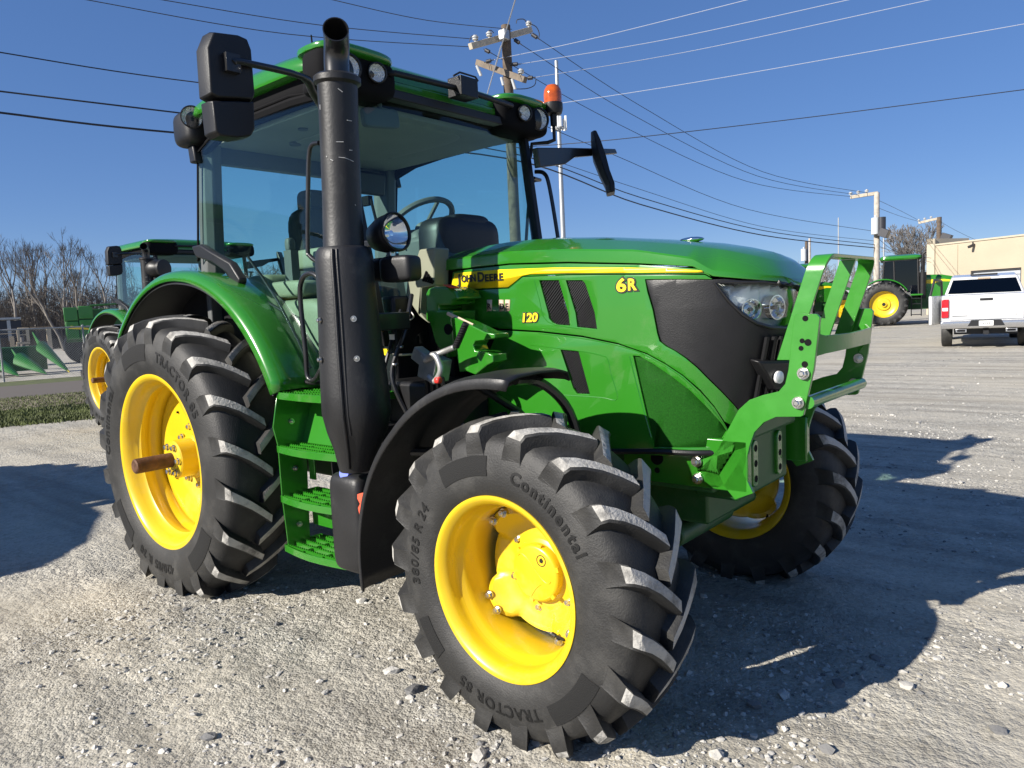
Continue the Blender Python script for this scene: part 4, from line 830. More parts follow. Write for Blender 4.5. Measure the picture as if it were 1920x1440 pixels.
cc = px(640+700/4, 360+1320/4, 'y', -.72); m = M(); m.box(cc, (.10, .10, .10), Matrix.Rotation(.3, 3, 'Y')); m.box(cc+Vector((-.05, -.02, .05)), (.09, .05, .06), Matrix.Rotation(.5, 3, 'Y'))
m.tube(smooth_path([cc+Vector((.02, -.06, -.03)), cc+Vector((.06, -.06, -.05)), cc+Vector((.10, -.06, 0)), cc+Vector((.07, -.06, .06)), cc+Vector((.02, -.06, .05))], 5), .015, 8)
m.tube(smooth_path([cc+Vector((.0, -.06, .04)), px(640+760/4, 360+1200/4, 'y', -.76), px(640+850/4, 360+1165/4, 'y', -.76)], 5), [.017]*4+[.013]*7, 10); CP = obj('hose_coupler', m, 'cast_metal', TR, .004)
m = M(); m.tube([px(640+860/4, 360+1160/4, 'y', -.76), px(640+935/4, 360+985/4, 'y', -.76)], [.015, .014], 12)
for k in range(9):
    q = px(640+860/4, 360+1160/4, 'y', -.76).lerp(px(640+935/4, 360+985/4, 'y', -.76), .1+.8*k/8); m.sell(q, (.0175, .0175, .006), (1, 1), None, 12, 6)
obj('coupler_handle', m, 'black_plastic', CP)
m = M(); m.sell(px(640+726/4, 360+1412/4, 'y', -.79), (.016, .016, .014), (.7, .7)); obj('coupler_button', m, 'red', CP)
m = M()
for k in range(4): m.tube(smooth_path([cc+Vector((-.05+.03*k, .0, -.04)), cc+Vector((-.07+.035*k, .02, -.14)), cc+Vector((-.10+.02*k, .08, -.28)), cc+Vector((-.2, .15, -.4))], 4), .012, 8)
obj('hydraulic_hose', m, 'black_metal', CP)
m = M(); m.tube(smooth_path([px(765, 590, 'y', -.6), px(762, 596, 'y', -.6), px(768, 600, 'y', -.6), px(776, 594, 'y', -.6), px(770, 585, 'y', -.6), px(762, 588, 'y', -.6)], 4), .004, 6); m.tube(smooth_path([px(725, 640, 'y', -.62), px(735, 664, 'y', -.62), px(775, 664, 'y', -.62)], 4), .006, 6); obj('wire_hook', m, 'steel', TR)
# ================================================================== SETTING
def nodes_of(name):
    m = bpy.data.materials.new(name); m.use_nodes = True; MAT[name] = m; return m, m.node_tree.nodes, m.node_tree.links
def ramp(n, stops):
    r = n.new('ShaderNodeValToRGB'); e = r.color_ramp.elements
    e[0].position, e[0].color = stops[0][0], (*stops[0][1], 1); e[1].position, e[1].color = stops[-1][0], (*stops[-1][1], 1)
    for p, c in stops[1:-1]: q = e.new(p); q.color = (*c, 1)
    return r
def gravel_mat(name, tint=(1, 1, 1), light=1.0):
    m, n, l = nodes_of(name); b = n['Principled BSDF']; b.inputs['Roughness'].default_value = 0.95; b.inputs['Specular IOR Level'].default_value = 0.2
    tc = n.new('ShaderNodeTexCoord')
    def tex(kind, sc, **k):
        t = n.new(kind); t.inputs['Scale'].default_value = sc
        for a, v in k.items(): t.inputs[a].default_value = v
        l.new(tc.outputs['Object'], t.inputs['Vector']); return t
    big = tex('ShaderNodeTexNoise', .55, Detail=5, Roughness=.6); midn = tex('ShaderNodeTexNoise', 6, Detail=8, Roughness=.7); fine = tex('ShaderNodeTexNoise', 55, Detail=6, Roughness=.75)
    v1 = tex('ShaderNodeTexVoronoi', 34); v2 = tex('ShaderNodeTexVoronoi', 95)
    # stretched tracks
    mp = n.new('ShaderNodeMapping'); mp.inputs['Rotation'].default_value = (0, 0, radians(-38)); mp.inputs['Scale'].default_value = (.25, 2.6, 1); l.new(tc.outputs['Object'], mp.inputs['Vector'])
    trk = n.new('ShaderNodeTexNoise'); trk.inputs['Scale'].default_value = 1.1; trk.inputs['Detail'].default_value = 6; trk.inputs['Distortion'].default_value = .6; l.new(mp.outputs[0], trk.inputs['Vector'])
    c = lambda a: tuple(x*light*t for x, t in zip(a, tint))
    r1 = ramp(n, [(.28, c((.25, .24, .22))), (.5, c((.36, .348, .318))), (.72, c((.47, .455, .42)))]); l.new(midn.outputs[0], r1.inputs[0])
    r2 = ramp(n, [(.33, (.74, .735, .73)), (.5, (.97, .97, .96)), (.66, (1.12, 1.11, 1.09))]); l.new(trk.outputs[0], r2.inputs[0])
    r3 = ramp(n, [(.28, (.66, .65, .63)), (.5, (1, 1, 1)), (.75, (1.12, 1.12, 1.11))]); l.new(fine.outputs[0], r3.inputs[0])
    r4 = ramp(n, [(.0, (.87, .86, .84)), (.5, (1, 1, 1)), (1, (1.09, 1.085, 1.07))]); l.new(v1.outputs['Color'], r4.inputs[0])
    r5 = ramp(n, [(.32, (.80, .79, .765)), (.5, (.97, .965, .95)), (.68, (1.10, 1.10, 1.09))]); l.new(big.outputs[0], r5.inputs[0])
    msk = n.new('ShaderNodeMapRange'); msk.inputs['From Min'].default_value = .40; msk.inputs['From Max'].default_value = .58; l.new(big.outputs[0], msk.inputs['Value'])
    pk = n.new('ShaderNodeMix'); pk.data_type = 'RGBA'; l.new(msk.outputs[0], pk.inputs[0]); l.new(r1.outputs[0], pk.inputs[7]); pk.inputs[6].default_value = (*c((.42, .40, .355)), 1)
    wv = n.new('ShaderNodeTexWave'); wv.inputs['Scale'].default_value = 1.3; wv.inputs['Distortion'].default_value = 5.0; wv.inputs['Detail'].default_value = 4; wv.inputs['Detail Scale'].default_value = 2.2; mp2 = n.new('ShaderNodeMapping'); mp2.inputs['Rotation'].default_value = (0, 0, radians(62)); mp2.inputs['Scale'].default_value = (1, .22, 1); l.new(tc.outputs['Object'], mp2.inputs['Vector']); l.new(mp2.outputs[0], wv.inputs['Vector'])
    r6 = ramp(n, [(.0, (.80, .79, .775)), (.30, (1, 1, 1)), (1, (1.06, 1.055, 1.04))]); l.new(wv.outputs['Fac'], r6.inputs[0])
    cur = pk.outputs[2]
    for r in (r2, r3, r4, r5):
        x = n.new('ShaderNodeMix'); x.data_type = 'RGBA'; x.blend_type = 'MULTIPLY'; x.inputs[0].default_value = 1; l.new(cur, x.inputs[6]); l.new(r.outputs[0], x.inputs[7]); cur = x.outputs[2]
    l.new(cur, b.inputs['Base Color'])
    ad = n.new('ShaderNodeMath'); ad.operation = 'ADD'; l.new(fine.outputs[0], ad.inputs[0]); inv = n.new('ShaderNodeMath'); inv.operation = 'MULTIPLY'; inv.inputs[1].default_value = -.9; l.new(v1.outputs['Distance'], inv.inputs[0]); l.new(inv.outputs[0], ad.inputs[1])
    ad2 = n.new('ShaderNodeMath'); ad2.operation = 'MULTIPLY_ADD'; ad2.inputs[1].default_value = -.5; l.new(v2.outputs['Distance'], ad2.inputs[0]); l.new(ad.outputs[0], ad2.inputs[2])
    ad3 = n.new('ShaderNodeMath'); ad3.operation = 'MULTIPLY_ADD'; ad3.inputs[1].default_value = 1.6; l.new(midn.outputs[0], ad3.inputs[0]); l.new(ad2.outputs[0], ad3.inputs[2])
    bp = n.new('ShaderNodeBump'); ms2 = n.new('ShaderNodeMapRange'); ms2.inputs['To Min'].default_value = .30; ms2.inputs['To Max'].default_value = .75; l.new(msk.outputs[0], ms2.inputs['Value']); l.new(ms2.outputs[0], bp.inputs['Strength']); bp.inputs['Distance'].default_value = .022; l.new(ad3.outputs[0], bp.inputs['Height']); l.new(bp.outputs[0], b.inputs['Normal'])
    return m
gravel_mat('gravel', (1, .985, .95), 1.16)
m = M(); m.add([(-700, -500, 0), (700, -500, 0), (700, 900, 0), (-700, 900, 0)], [(0, 1, 2, 3)]); struct(obj('ground', m, 'gravel'))
# churned gravel round the tractor: real relief, dying out to the flat sheet
RX0, RX1, RY0, RY1, RS = -2.6, 4.3, -2.7, 3.6, .017
def relief(x, y):
    e = min(x-RX0, RX1-x, y-RY0, RY1-y)
    if e <= 0: return 0.0
    f = min(1, e/.6); nz = noise.noise
    g = nz((x*.8-y*.5+7, x*.16+y*.26, 2.0)); g2 = nz((x*5.2+y*3.4, (y*5.2-x*3.4)*.09, 9.0))
    loose = .45+.55*max(0, min(1, nz((x*.9, y*.9, 3))*2+.6))
    h = .010*nz((x*1.6, y*1.6, 1))+.006*nz((x*5, y*5, 4))+.012*g2*max(0, min(1, .45+1.8*g))+.005*nz((x*2.2+y*9.5, (y*2.2-x*9.5)*.06, 15.0))+loose*(.008*abs(nz((x*15, y*15, 5)))+.004*nz((x*33, y*33, 6))+.0022*nz((x*70, y*70, 8)))
    return .0015+max(0.0, .006+h)*f
nx_, ny_ = int((RX1-RX0)/RS), int((RY1-RY0)/RS)
vs_ = [(RX0+i*RS, RY0+j*RS, relief(RX0+i*RS, RY0+j*RS)) for j in range(ny_+1) for i in range(nx_+1)]; w1 = nx_+1
me_ = bpy.data.meshes.new('gravel_surface'); me_.from_pydata(vs_, [], [(j*w1+i, j*w1+i+1, (j+1)*w1+i+1, (j+1)*w1+i) for j in range(ny_) for i in range(nx_)]); me_.materials.append(MAT['gravel']); me_.polygons.foreach_set('use_smooth', [True]*len(me_.polygons))
struct(obj('gravel_surface', None, None, None, mesh=me_))
# ---- left verge: grass strip, paved strip
def gline(p, q, ext=(60, 4)):
    a = gnd(*p); b = gnd(*q); d = (b-a).normalized(); return a-d*ext[0], b+d*ext[1]
l1 = gline((0, 801), (165, 786)); l2 = gline((0, 750), (160, 737)); l3 = gline((0, 726), (160, 713)); l4 = gline((0, 717.5), (160, 705))
def sheet(name, A, B, z, mt):
    m = M(); n = 60; vs = []
    for i in range(n+1):
        a = A[0].lerp(A[1], i/n); b = B[0].lerp(B[1], i/n); vs += [(a.x, a.y, z), (b.x, b.y, z)]
    m.add(vs, [(2*i, 2*i+2, 2*i+3, 2*i+1) for i in range(n)]); return struct(obj(name, m, mt))
mat('lawn_soil', (.075, .088, .028), .95, var=.35, vscale=3, bump=.8, bscale=25)
mat('grass_blade', (.085, .105, .028), .7, var=.4, vscale=1.5)
mat('paver', (.23, .185, .14), .9, var=.25, vscale=7, bump=.4, bscale=40)
mat('paver_joint', (.10, .085, .07), .95)
sheet('lawn', l1, l2, .006, 'lawn_soil'); PV = sheet('paved_path', l2, l3, .010, 'paver_joint'); sheet('verge', l3, l4, .006, 'lawn_soil')
# pavers one by one where they show
dl = (l2[1]-l2[0]).normalized(); dn = Vector((-dl.y, dl.x, 0)); wid = (l3[0]-l2[0]).dot(dn); sg = 1 if wid > 0 else -1; wid = abs(wid)
base = gnd(0, 750)-dl*3.0; nrow = max(4, int(wid/.62)); ph = wid/nrow
pm = M(); pm.box((0, 0, .016), (.98*.62, .96*ph, .02)); src = obj('paver', pm, 'paver', PV, .006, 1)
first = True; rp = random.Random(3)
for r in range(nrow):
    for c in range(17):
        p = base+dl*(.62*(c+.5*(r % 2)))+dn*sg*(ph*(r+.5)); o = src if first else share(src, PV); first = False
        o.location = (p.x, p.y, rp.uniform(-.002, .002)); o.rotation_euler = (0, 0, math.atan2(dl.y, dl.x))
# grass blades
gm = M(); rg = random.Random(5); gl = (l1[1]-l1[0]).normalized(); a0 = gnd(-30, 803); 
for i in range(26000):
    t = rg.uniform(0, 1); u = rg.uniform(0.0, 1.0); e1 = gnd(-60, 806.5).lerp(gnd(300, 774), t); e2 = gnd(-60, 755).lerp(gnd(300, 725), t); p = e1.lerp(e2, u)+Vector((rg.gauss(0, .12), rg.gauss(0, .12), 0))
    h = rg.uniform(.025, .075); a = rg.uniform(0, 6.28); w = rg.uniform(.008, .016); dx, dy = cos(a)*w, sin(a)*w; lx, ly = rg.gauss(0, .025), rg.gauss(0, .025)
    gm.add([(p.x-dx, p.y-dy, 0), (p.x+dx, p.y+dy, 0), (p.x+lx, p.y+ly, h)], [(0, 1, 2)])
stuff(tag(obj('grass', gm, 'grass_blade'), 'short dull green grass between gravel and paved path', 'grass'))
# ---- loose stones on the gravel
mat('stone', (.42, .405, .37), .95, var=.35, vscale=1.3, bump=.5, bscale=60)
mat('stone_dark', (.16, .158, .155), .95, var=.3, vscale=2, bump=.5, bscale=60)
ICO = bmesh.new(); bmesh.ops.create_icosphere(ICO, subdivisions=1, radius=1); IV = [v.co.copy() for v in ICO.verts]; IFc = [tuple(v.index for v in f.verts) for f in ICO.faces]; ICO.free()
sm = M(); rs = random.Random(11)
def add_stone(p, r, mi):
    hz = relief(p.x, p.y)*.9; k = [rs.uniform(.65, 1.3) for _ in IV]; sx, sy, sz = r*rs.uniform(.8, 1.4), r*rs.uniform(.7, 1.1), r*rs.uniform(.45, .8); a = rs.uniform(0, 6.28); ca, sa = cos(a), sin(a)
    vs = []
    for v, q in zip(IV, k):
        x, y, z = v.x*sx*q, v.y*sy*q, v.z*sz*q; vs.append((p.x+x*ca-y*sa, p.y+x*sa+y*ca, hz+max(-.004, z+sz*.25)))
    sm.add(vs, IFc, mi)
cnt = 0
while cnt < 18500:
    if cnt < 15500:
        d = 1.6+9*rs.random()**1.7
    else: d = 5+18*rs.random()**1.3
    a = YAW+radians(rs.uniform(-42, 42)); p = Vector((CAM.x+cos(a)*d, CAM.y+sin(a)*d, 0))
    if noise.noise(Vector((p.x*1.1, p.y*1.1, 3)))+.5*noise.noise(Vector((p.x*4, p.y*4, 13))) < rs.uniform(-.35, .5): continue
    if (p-gnd(0, 801)).dot(dn*sg) > -.1 and p.x < 0: continue
    r = .0035+.011*rs.random()**3.2
    if rs.random() < .012: r *= 2.1
    add_stone(p, r*(1+.015*d), 0 if rs.random() < .88 else 1); cnt += 1
for (a, b, r) in ((1415, 1330, .035), (1470, 1309, .036), (1700, 1293, .03), (1550, 1410, .03), (1870, 1375, .03), (1880, 1290, .028), (1830, 1150, .02), (1550, 1262, .02), (780, 1300, .035), (735, 1265, .03), (520, 1175, .022), (128, 1168, .028), (1345, 1420, .03), (900, 1420, .03), (1640, 1240, .03), (390, 1390, .025), (610, 1305, .02)):
    add_stone(gnd(a, b), r, 0 if rs.random() < .7 else 1)
stuff(tag(obj('loose_gravel', sm, ['stone', 'stone_dark'], sharp=25), 'loose light grey stones scattered over the gravel yard', 'gravel'))
# ---- copies of the tractor
def dup_tree(root, loc, rz, label, keep=None, group=None, name=None):
    r = root.copy(); COL.objects.link(r); r.location = loc; r.rotation_euler = (0, 0, rz); r['label'] = label
    if name: r.name = name
    for ch in list(root.children):
        if keep is not None and not any(ch.name.startswith(k) for k in keep): continue
        c = ch.copy(); COL.objects.link(c); c.parent = r
        for g in list(ch.children):
            if g.name.startswith('bolt') and keep is not None: continue
            d = g.copy(); COL.objects.link(d); d.parent = c
    return r
KEEP = ('front_wheel', 'rear_wheel', 'frame', 'rear_axle', 'front_axle', 'hood', 'side_panel', 'stripe_panel', 'lower_side_panel', 'engine_bay', 'front_mask', 'headlight', 'rear_fender', 'fender_trim', 'rear_hitch', 'step_frame', 'exhaust', 'front_fender', 'door_glass', 'front_pillar', 'rear_pillar', 'windscreen', 'rear_window', 'rear_wall', 'roof', 'headlining', 'lamp_pod', 'pod_cover', 'corner_bracket', 'mirror', 'driver_seat', 'cab_floor', 'cab_base', 'battery_box', 'dashboard', 'grab_handle', 'fuel_tank', 'cowl')
bp_ = gnd(220, 799); NB = dup_tree(TR, (bp_.x, bp_.y+.95, 0), 0, 'green tractor parked behind the big one, only its rear wheel, fender and roof showing', KEEP)
m = M(); pc = (1.85, -.95, 2.33); m.rev([(0, -.16), (.07, -.15), (.125, -.06), (.13, .02), (.10, .10), (.12, .12), (.12, .16), (0, .17)], pc, (1, .3, 0), 28); m.cyl((1.85, -.95, 1.9), (1.85, -.95, 2.25), .05, n=16); obj('air_precleaner', m, 'black_plastic', NB)
# ---- row-crop tractor (seen small, side on)
def row_tractor(loc, rz, label):
    T = thing('tractor', label, 'tractor', loc, rz, 'green farm tractors')
    def wheel(name, x, y, r, w, rim_r, lugs=True):
        k = r/.836; q = M(); s = -1 if y < 0 else 1
        q.rev([(rim_r, -w/2*.9), (rim_r*.97, -w/2*.7), (rim_r*.93, -w*.2), (rim_r*.75, -.02), (rim_r*.45, .0), (rim_r*.40, -.07), (rim_r*.2, -.08), (rim_r*.17, -.16), (.0, -.16)], (0, 0, 0), (0, 1, 0), 40); q.rev([(rim_r, -w/2*.9), (rim_r*1.0, w/2*.9)], (0, 0, 0), (0, 1, 0), 40)
        o = obj(name, q, 'yellow', T); o.location = (x, y, r-.02); o.scale = (1, -s, 1)
        t = obj('tyre', None, None, o, mesh=[c for c in RW.children if c.name.startswith('tyre')][0].data); t.scale = (k, w/.43, k)
        t.material_slots[1].link = 'OBJECT'; t.material_slots[1].material = MAT['rubber']
        q = M(); q.cyl((0, -.165, 0), (0, -.10, 0), rim_r*.12, n=16); obj('hub', q, 'black_metal', o); return o
    for s in (-1, 1):
        wheel('rear_wheel', 0, s*1.35, 1.02, .5, .66); wheel('rear_wheel', 0, s*.80, 1.02, .5, .66); wheel('front_wheel', 3.05, s*.95, .80, .45, .50)
        q = M(); rg_ = []
        for i in range(25):
            a = radians(160-130*i/24); rg_.append([(1.18*cos(a)*k, s*y, 1.0+1.18*sin(a)*k) for y, k in ((.62, 1.0), (.8, 1.01), (1.05, 1.0), (1.12, .97))])
        q.loft(rg_, False, False); f = obj('rear_fender', q, 'green', T); sdm = f.modifiers.new('s', 'SOLIDIFY'); sdm.thickness = .03
        q = M(); q.tube([(1.45, s*.75, 3.05), (1.55, s*1.2, 3.0), (1.55, s*1.45, 2.95)], .03, 8); q.box((1.55, s*1.55, 2.75), (.08, .25, .5)); obj('mirror', q, 'black_plastic', T, .02)
        q = M(); q.prism([(-.05, s*.80, 2.0), (.4, s*.80, 2.05), (.9, s*.80, 1.75), (1.2, s*.80, 1.35), (1.42, s*.80, 1.35), (1.42, s*.80, 3.0), (.05, s*.80, 3.0)], (0, -s*.01, 0)); obj('door_glass', q, 'dark_glass', T)
        for (a, b) in (((1.45, s*.79, 1.3), (1.40, s*.79, 3.05)), ((-.05, s*.79, 1.95), (.02, s*.79, 3.05)), ((.45, s*.80, 2.05), (.42, s*.80, 3.0))): q = M(); q.tube([a, b], .04, 6); obj('pillar', q, 'black_plastic', T)
    q = M(); q.bb((-.4, -.4, .7), (3.5, .4, 1.3)); obj('frame', q, 'green_dark', T, .03)
    q = M(); q.loft([[(x, y, z) for y, z in ((-w, b), (-w, t-.14), (-w*.7, t), (w*.7, t), (w, t-.14), (w, b))] for x, w, b, t in ((1.5, .45, 1.2, 2.30), (2.4, .45, 1.2, 2.26), (3.3, .42, 1.2, 2.05), (3.8, .34, 1.15, 1.85), (3.9, .22, 1.2, 1.7))], True, True); h = obj('hood', q, 'green', T)
    for s in (-1, 1):
        q = M(); q.prism([(1.52, s*.452, 2.05), (2.5, s*.452, 2.04), (3.25, s*.425, 1.89), (2.4, s*.452, 1.95), (2.1, s*.452, 1.87), (1.52, s*.452, 1.87)], (0, s*.004, 0)); obj('decal_stripe', q, 'decal_yellow', h)
        q = M(); q.prism([(3.35, s*.425, 1.8), (3.82, s*.345, 1.72), (3.86, s*.33, 1.2), (3.6, s*.40, 1.2)], (0, s*.008, 0)); obj('grille', q, 'black_plastic', h)
        q = M(); q.prism([(3.40, s*.43, 1.78), (3.82, s*.355, 1.72), (3.80, s*.36, 1.55), (3.6, s*.405, 1.6)], (0, s*.012, 0)); obj('headlight', q, 'reflector', h)
    q = M(); q.loft([rr_ring(-.15, 1.55, .88, 3.03), rr_ring(-.2, 1.6, .93, 3.1), rr_ring(-.15, 1.6, .92, 3.2), rr_ring(.1, 1.4, .7, 3.27)], True, True); obj('roof', q, 'green', T)
    q = M(); q.loft([rr_ring(-.12, 1.5, .85, 2.98), rr_ring(-.12, 1.5, .85, 3.03)], True, True); obj('roof_frame', q, 'black_plastic', T)
    q = M(); q.add([(1.47, -.75, 1.9), (1.47, .75, 1.9), (1.42, .75, 3.0), (1.42, -.75, 3.0)], [(0, 1, 2, 3)]); obj('windscreen', q, 'dark_glass', T)
    q = M(); q.bb((0, -.7, 1.3), (1.4, .7, 1.5)); q.sell((.5, 0, 2.0), (.2, .25, .5), (.4, .4)); obj('cab_interior', q, 'interior_grey', T)
    q = M(); q.cyl((1.62, -.72, 1.2), (1.62, -.72, 2.4), .15, n=20); q.cyl((1.62, -.72, 2.4), (1.62, -.72, 3.1), .085, n=16); q.tube([(1.62, -.72, 3.1), (1.62, -.72, 3.25), (1.72, -.72, 3.33)], .06, 12); obj('exhaust_stack', q, 'black_plastic', T)
    q = M()
    for k in range(4): q.bb((1.15, -1.1, .45+.25*k), (1.55, -.8, .48+.25*k))
    q.bb((1.13, -1.1, .4), (1.16, -.8, 1.35)); q.bb((1.54, -1.1, .4), (1.57, -.8, 1.35)); obj('steps', q, 'black_plastic', T)
    q = M(); q.bb((1.1, -1.12, 1.35), (1.6, -.75, 1.42)); obj('platform', q, 'green', T, .01)
    q = M(); q.cyl((0, -1.3, 1.0), (0, 1.3, 1.0), .15, n=16); q.cyl((3.05, -.9, .78), (3.05, .9, .78), .12, n=16); q.bb((2.2, -.7, .5), (2.6, .7, 1.1)); obj('axle', q, 'green_dark', T)
    return T
def heading(pxx): return YAW-math.atan((pxx-960)/FPX)
p = gnd(1657, 611); a = heading(1700)-radians(88); off = Vector((cos(a+pi/2), sin(a+pi/2), 0))*1.35
row_tractor((p.x+off.x, p.y+off.y, 0), a, 'row crop tractor with twin rear wheels parked in front of tan building')
row_tractor((-6.0, -4.8, 0), 0, 'tractor just out of the picture whose shadow falls beside the rear wheel')
p = pd(1599, 600, 44); a = heading(1560)-radians(70); row_tractor((p.x-cos(a)*3.95, p.y-sin(a)*3.95, 0), a, 'distant tractor whose black nose shows through the green front guard')
# ---- pickup truck, seen from behind
mat('truck_black', (.012, .012, .013), .4); mat('tail_red', (.42, .012, .02), .2, coat=.6); mat('plate', (.75, .76, .74), .4); mat('chrome_bumper', (.6, .6, .61), .25, metal=.9)
def pickup(loc, rz, label, door=True):
    T = thing('pickup_truck', label, 'truck', loc, rz, 'white pickup trucks')      # local: forward +X, rear face at x=0
    def sec(x, w, z0, z1, tw): return [(x, -w, z0), (x, -w, z1-.08), (x, -w*tw, z1), (x, w*tw, z1), (x, w, z1-.08), (x, w, z0)]
    q = M(); q.loft([sec(.02, .97, .62, 1.36, .97), sec(.15, 1.0, .60, 1.38, .98), sec(1.9, 1.0, .58, 1.38, .98)], True, True); bed = obj('bed', q, 'white_paint', T, .02)
    q = M(); q.loft([sec(1.98, 1.0, .55, 1.36, .98), sec(4.0, 1.0, .55, 1.36, .97), sec(5.7, .96, .6, 1.22, .9)], True, True); obj('body', q, 'white_paint', T, .03)
    q = M(); q.loft([[(x, s1*w, z) for s1, w, x, z in ((-1, .95, 2.0, 1.36), (-1, .78, 2.28, 1.86), (1, .78, 2.28, 1.86), (1, .95, 2.0, 1.36))], [(x, s1*w, z) for s1, w, x, z in ((-1, .95, 2.9, 1.36), (-1, .76, 2.9, 1.94), (1, .76, 2.9, 1.94), (1, .95, 2.9, 1.36))], [(x, s1*w, z) for s1, w, x, z in ((-1, .95, 4.5, 1.36), (-1, .74, 3.7, 1.90), (1, .74, 3.7, 1.90), (1, .95, 4.5, 1.36))]], True, True); cabn = obj('cab', q, 'white_paint', T, .05, 3)
    n_ = Vector((-.5, 0, .28)).normalized(); f = lambda y, t: Vector((2.0+.28*t, y, 1.36+.50*t))+Vector((-.872, 0, .49))*.012
    q = M(); q.prism([f(-.86, .08), f(-.74, .84), f(.74, .84), f(.86, .08)], (-.004, 0, .003)); obj('rear_window', q, 'dark_glass', cabn); q = M(); q.prism([f(-.85, .10)+Vector((.02, 0, -.01)), f(-.735, .82)+Vector((.02, 0, -.01)), f(.735, .82)+Vector((.02, 0, -.01)), f(.85, .10)+Vector((.02, 0, -.01))], (.004, 0, -.003)); obj('window_back', q, 'black_matt', cabn)
    q = M(); q.bb((2.24, -.32, 1.885), (2.34, .32, 1.935)); obj('brake_lamp_housing', q, 'truck_black', cabn, .01); q = M(); q.box((2.235, .0, 1.80), (.01, .30, .07), Matrix.Rotation(-.5, 3, 'Y')); obj('window_sticker', q, 'sticker', cabn)
    q = M(); q.bb((-.02, -.80, .74), (.03, .80, 1.37)); tg = obj('tailgate', q, 'white_paint', T, .02)
    q = M(); q.bb((-.035, -.14, 1.22), (-.018, .14, 1.28)); obj('tailgate_handle', q, 'truck_black', tg, .008)
    q = M(); q.bb((-.03, -.60, 1.0), (-.0195, .60, 1.09)); obj('tailgate_emboss', q, 'white_paint', tg, .005)
    vs, fs = text_geo('LT', .055, .001); q = M(); q.add([(-.023, -(v.x+.60), v.y+.82) for v in vs], fs); obj('lettering', q, 'truck_black', tg)
    q = M(); q.bb((-.025, .40, .83), (-.0195, .74, .845)); obj('name_badge', q, 'truck_black', tg)
    for s in (-1, 1):
        q = M(); q.bb((-.025, s*.82, .80), (.06, s*.985, 1.28)); tl = obj('tail_light', q, 'tail_red', T, .015); q = M(); q.bb((-.03, s*.84, .98), (.0, s*.965, 1.06)); obj('reverse_lens', q, 'plate', tl)
        for x in (.95, 4.65):
            q = M(); q.rev([(.0, -.11), (.24, -.11), (.25, -.13), (.29, -.135), (.38, -.12), (.40, -.09), (.40, .09), (.38, .12), (0, .12)], (x, s*.86, .40), (0, s*-1.0, 0), 36); w = obj('wheel', q, 'rubber', T); q = M(); q.rev([(.25, -.12), (.24, -.10), (.05, -.11), (0, -.12)], (x, s*.86, .40), (0, s*-1.0, 0), 24); obj('rim', q, 'steel', w)
        q = M(); q.bb((-.07, s*.42, .42), (.1, s*.66, .50)); q.bb((-.075, s*.45, .435), (-.069, s*.63, .485), 1); obj('exhaust_tip', q, ['chrome_bumper', 'black_matt'], T, .01)
    q = M(); q.loft([[(x, y, z) for x, z in ((.05, .50), (-.10, .52), (-.13, .60), (-.12, .70), (.05, .72))] for y in (-1.0, -.9, .9, 1.0)], True, True); bu = obj('bumper', q, 'chrome_bumper', T, .015)
    q = M(); q.prism([(-.134, -.40, .58), (-.134, -.32, .73), (-.134, .32, .73), (-.134, .40, .58)], (.02, 0, 0)); obj('bumper_recess', q, 'truck_black', bu)
    q = M(); q.bb((-.142, -.155, .585), (-.136, .155, .71)); pl = obj('number_plate', q, 'plate', bu); vs, fs = text_geo('3239', .075, .002, 1.1, 0, 'CENTER'); q = M(); q.add([(-.1435, -v.x, v.y+.615) for v in vs], fs); obj('lettering', q, 'letter_black', bu)
    q = M(); q.bb((-.15, -.06, .36), (.2, .06, .46)); q.bb((.3, -.7, .35), (1.6, .7, .6)); obj('hitch', q, 'truck_black', T)
    if door:
        R = Matrix.Rotation(radians(-15), 4, 'Z'); dT = Matrix.Translation((4.05, 1.0, 0)) @ R
        q = M(); q.prism([dT @ Vector(v) for v in ((0, 0, .5), (-1.05, 0, .5), (-1.08, 0, 1.36), (0, 0, 1.36))], dT.to_3x3() @ Vector((0, .09, 0))); dr = obj('open_door', q, 'white_paint', T, .02)
        q = M(); q.tube([dT @ Vector(v) for v in ((-1.06, .05, 1.36), (-.85, .0, 1.85), (-.3, -.03, 1.80), (.0, .04, 1.36))], .035, 8); obj('door_frame', q, 'truck_black', dr)
        q = M(); q.prism([dT @ Vector(v) for v in ((-1.02, .09, .55), (-1.02, .09, 1.33), (-.1, .09, 1.33), (-.1, .09, .55))], dT.to_3x3() @ Vector((0, .02, 0))); obj('door_card', q, 'truck_black', dr)
    return T
p = pd(1848, 650, 22.4); pickup((p.x, p.y, 0), heading(1846)+radians(1.5), 'white pickup truck seen from behind with its driver door open')
p = pd(1594, 575, 66); pickup((p.x, p.y, 0), heading(1600)+radians(200), 'small distant white pickup glimpsed between the bars of the green guard', False)
# ---- utility poles
mat('pole_wood', (.10, .075, .055), .9, var=.3, vscale=6, bump=.5, bscale=40); mat('pole_pale', (.40, .36, .31), .9, var=.2, vscale=6, bump=.3, bscale=40)
mat('arm_wood', (.42, .37, .29), .85, var=.2, vscale=5); mat('arm_dark', (.16, .13, .10), .9, var=.2, vscale=5)
mat('insulator', (.45, .46, .46), .2, coat=.5); mat('insulator_dark', (.03, .03, .035), .4); mat('wire', (.02, .021, .025), .5); mat('wire_bright', (.36, .39, .46), .5); mat('transformer', (.50, .52, .53), .45)
DA = 24.0
def plumb(top, z=0): return Vector((top.x, top.y, z))
def insul(P, p, h=.22, up=True):
    q = M(); q.rev([(0, 0), (.03, 0), (.03, .05), (.09, .06), (.09, .09), (.04, .10), (.10, .12), (.10, .15), (.045, .16), (.06, .19), (0, .21)], p, (0, 0, 1), 14); return obj('insulator', q, 'insulator', P)
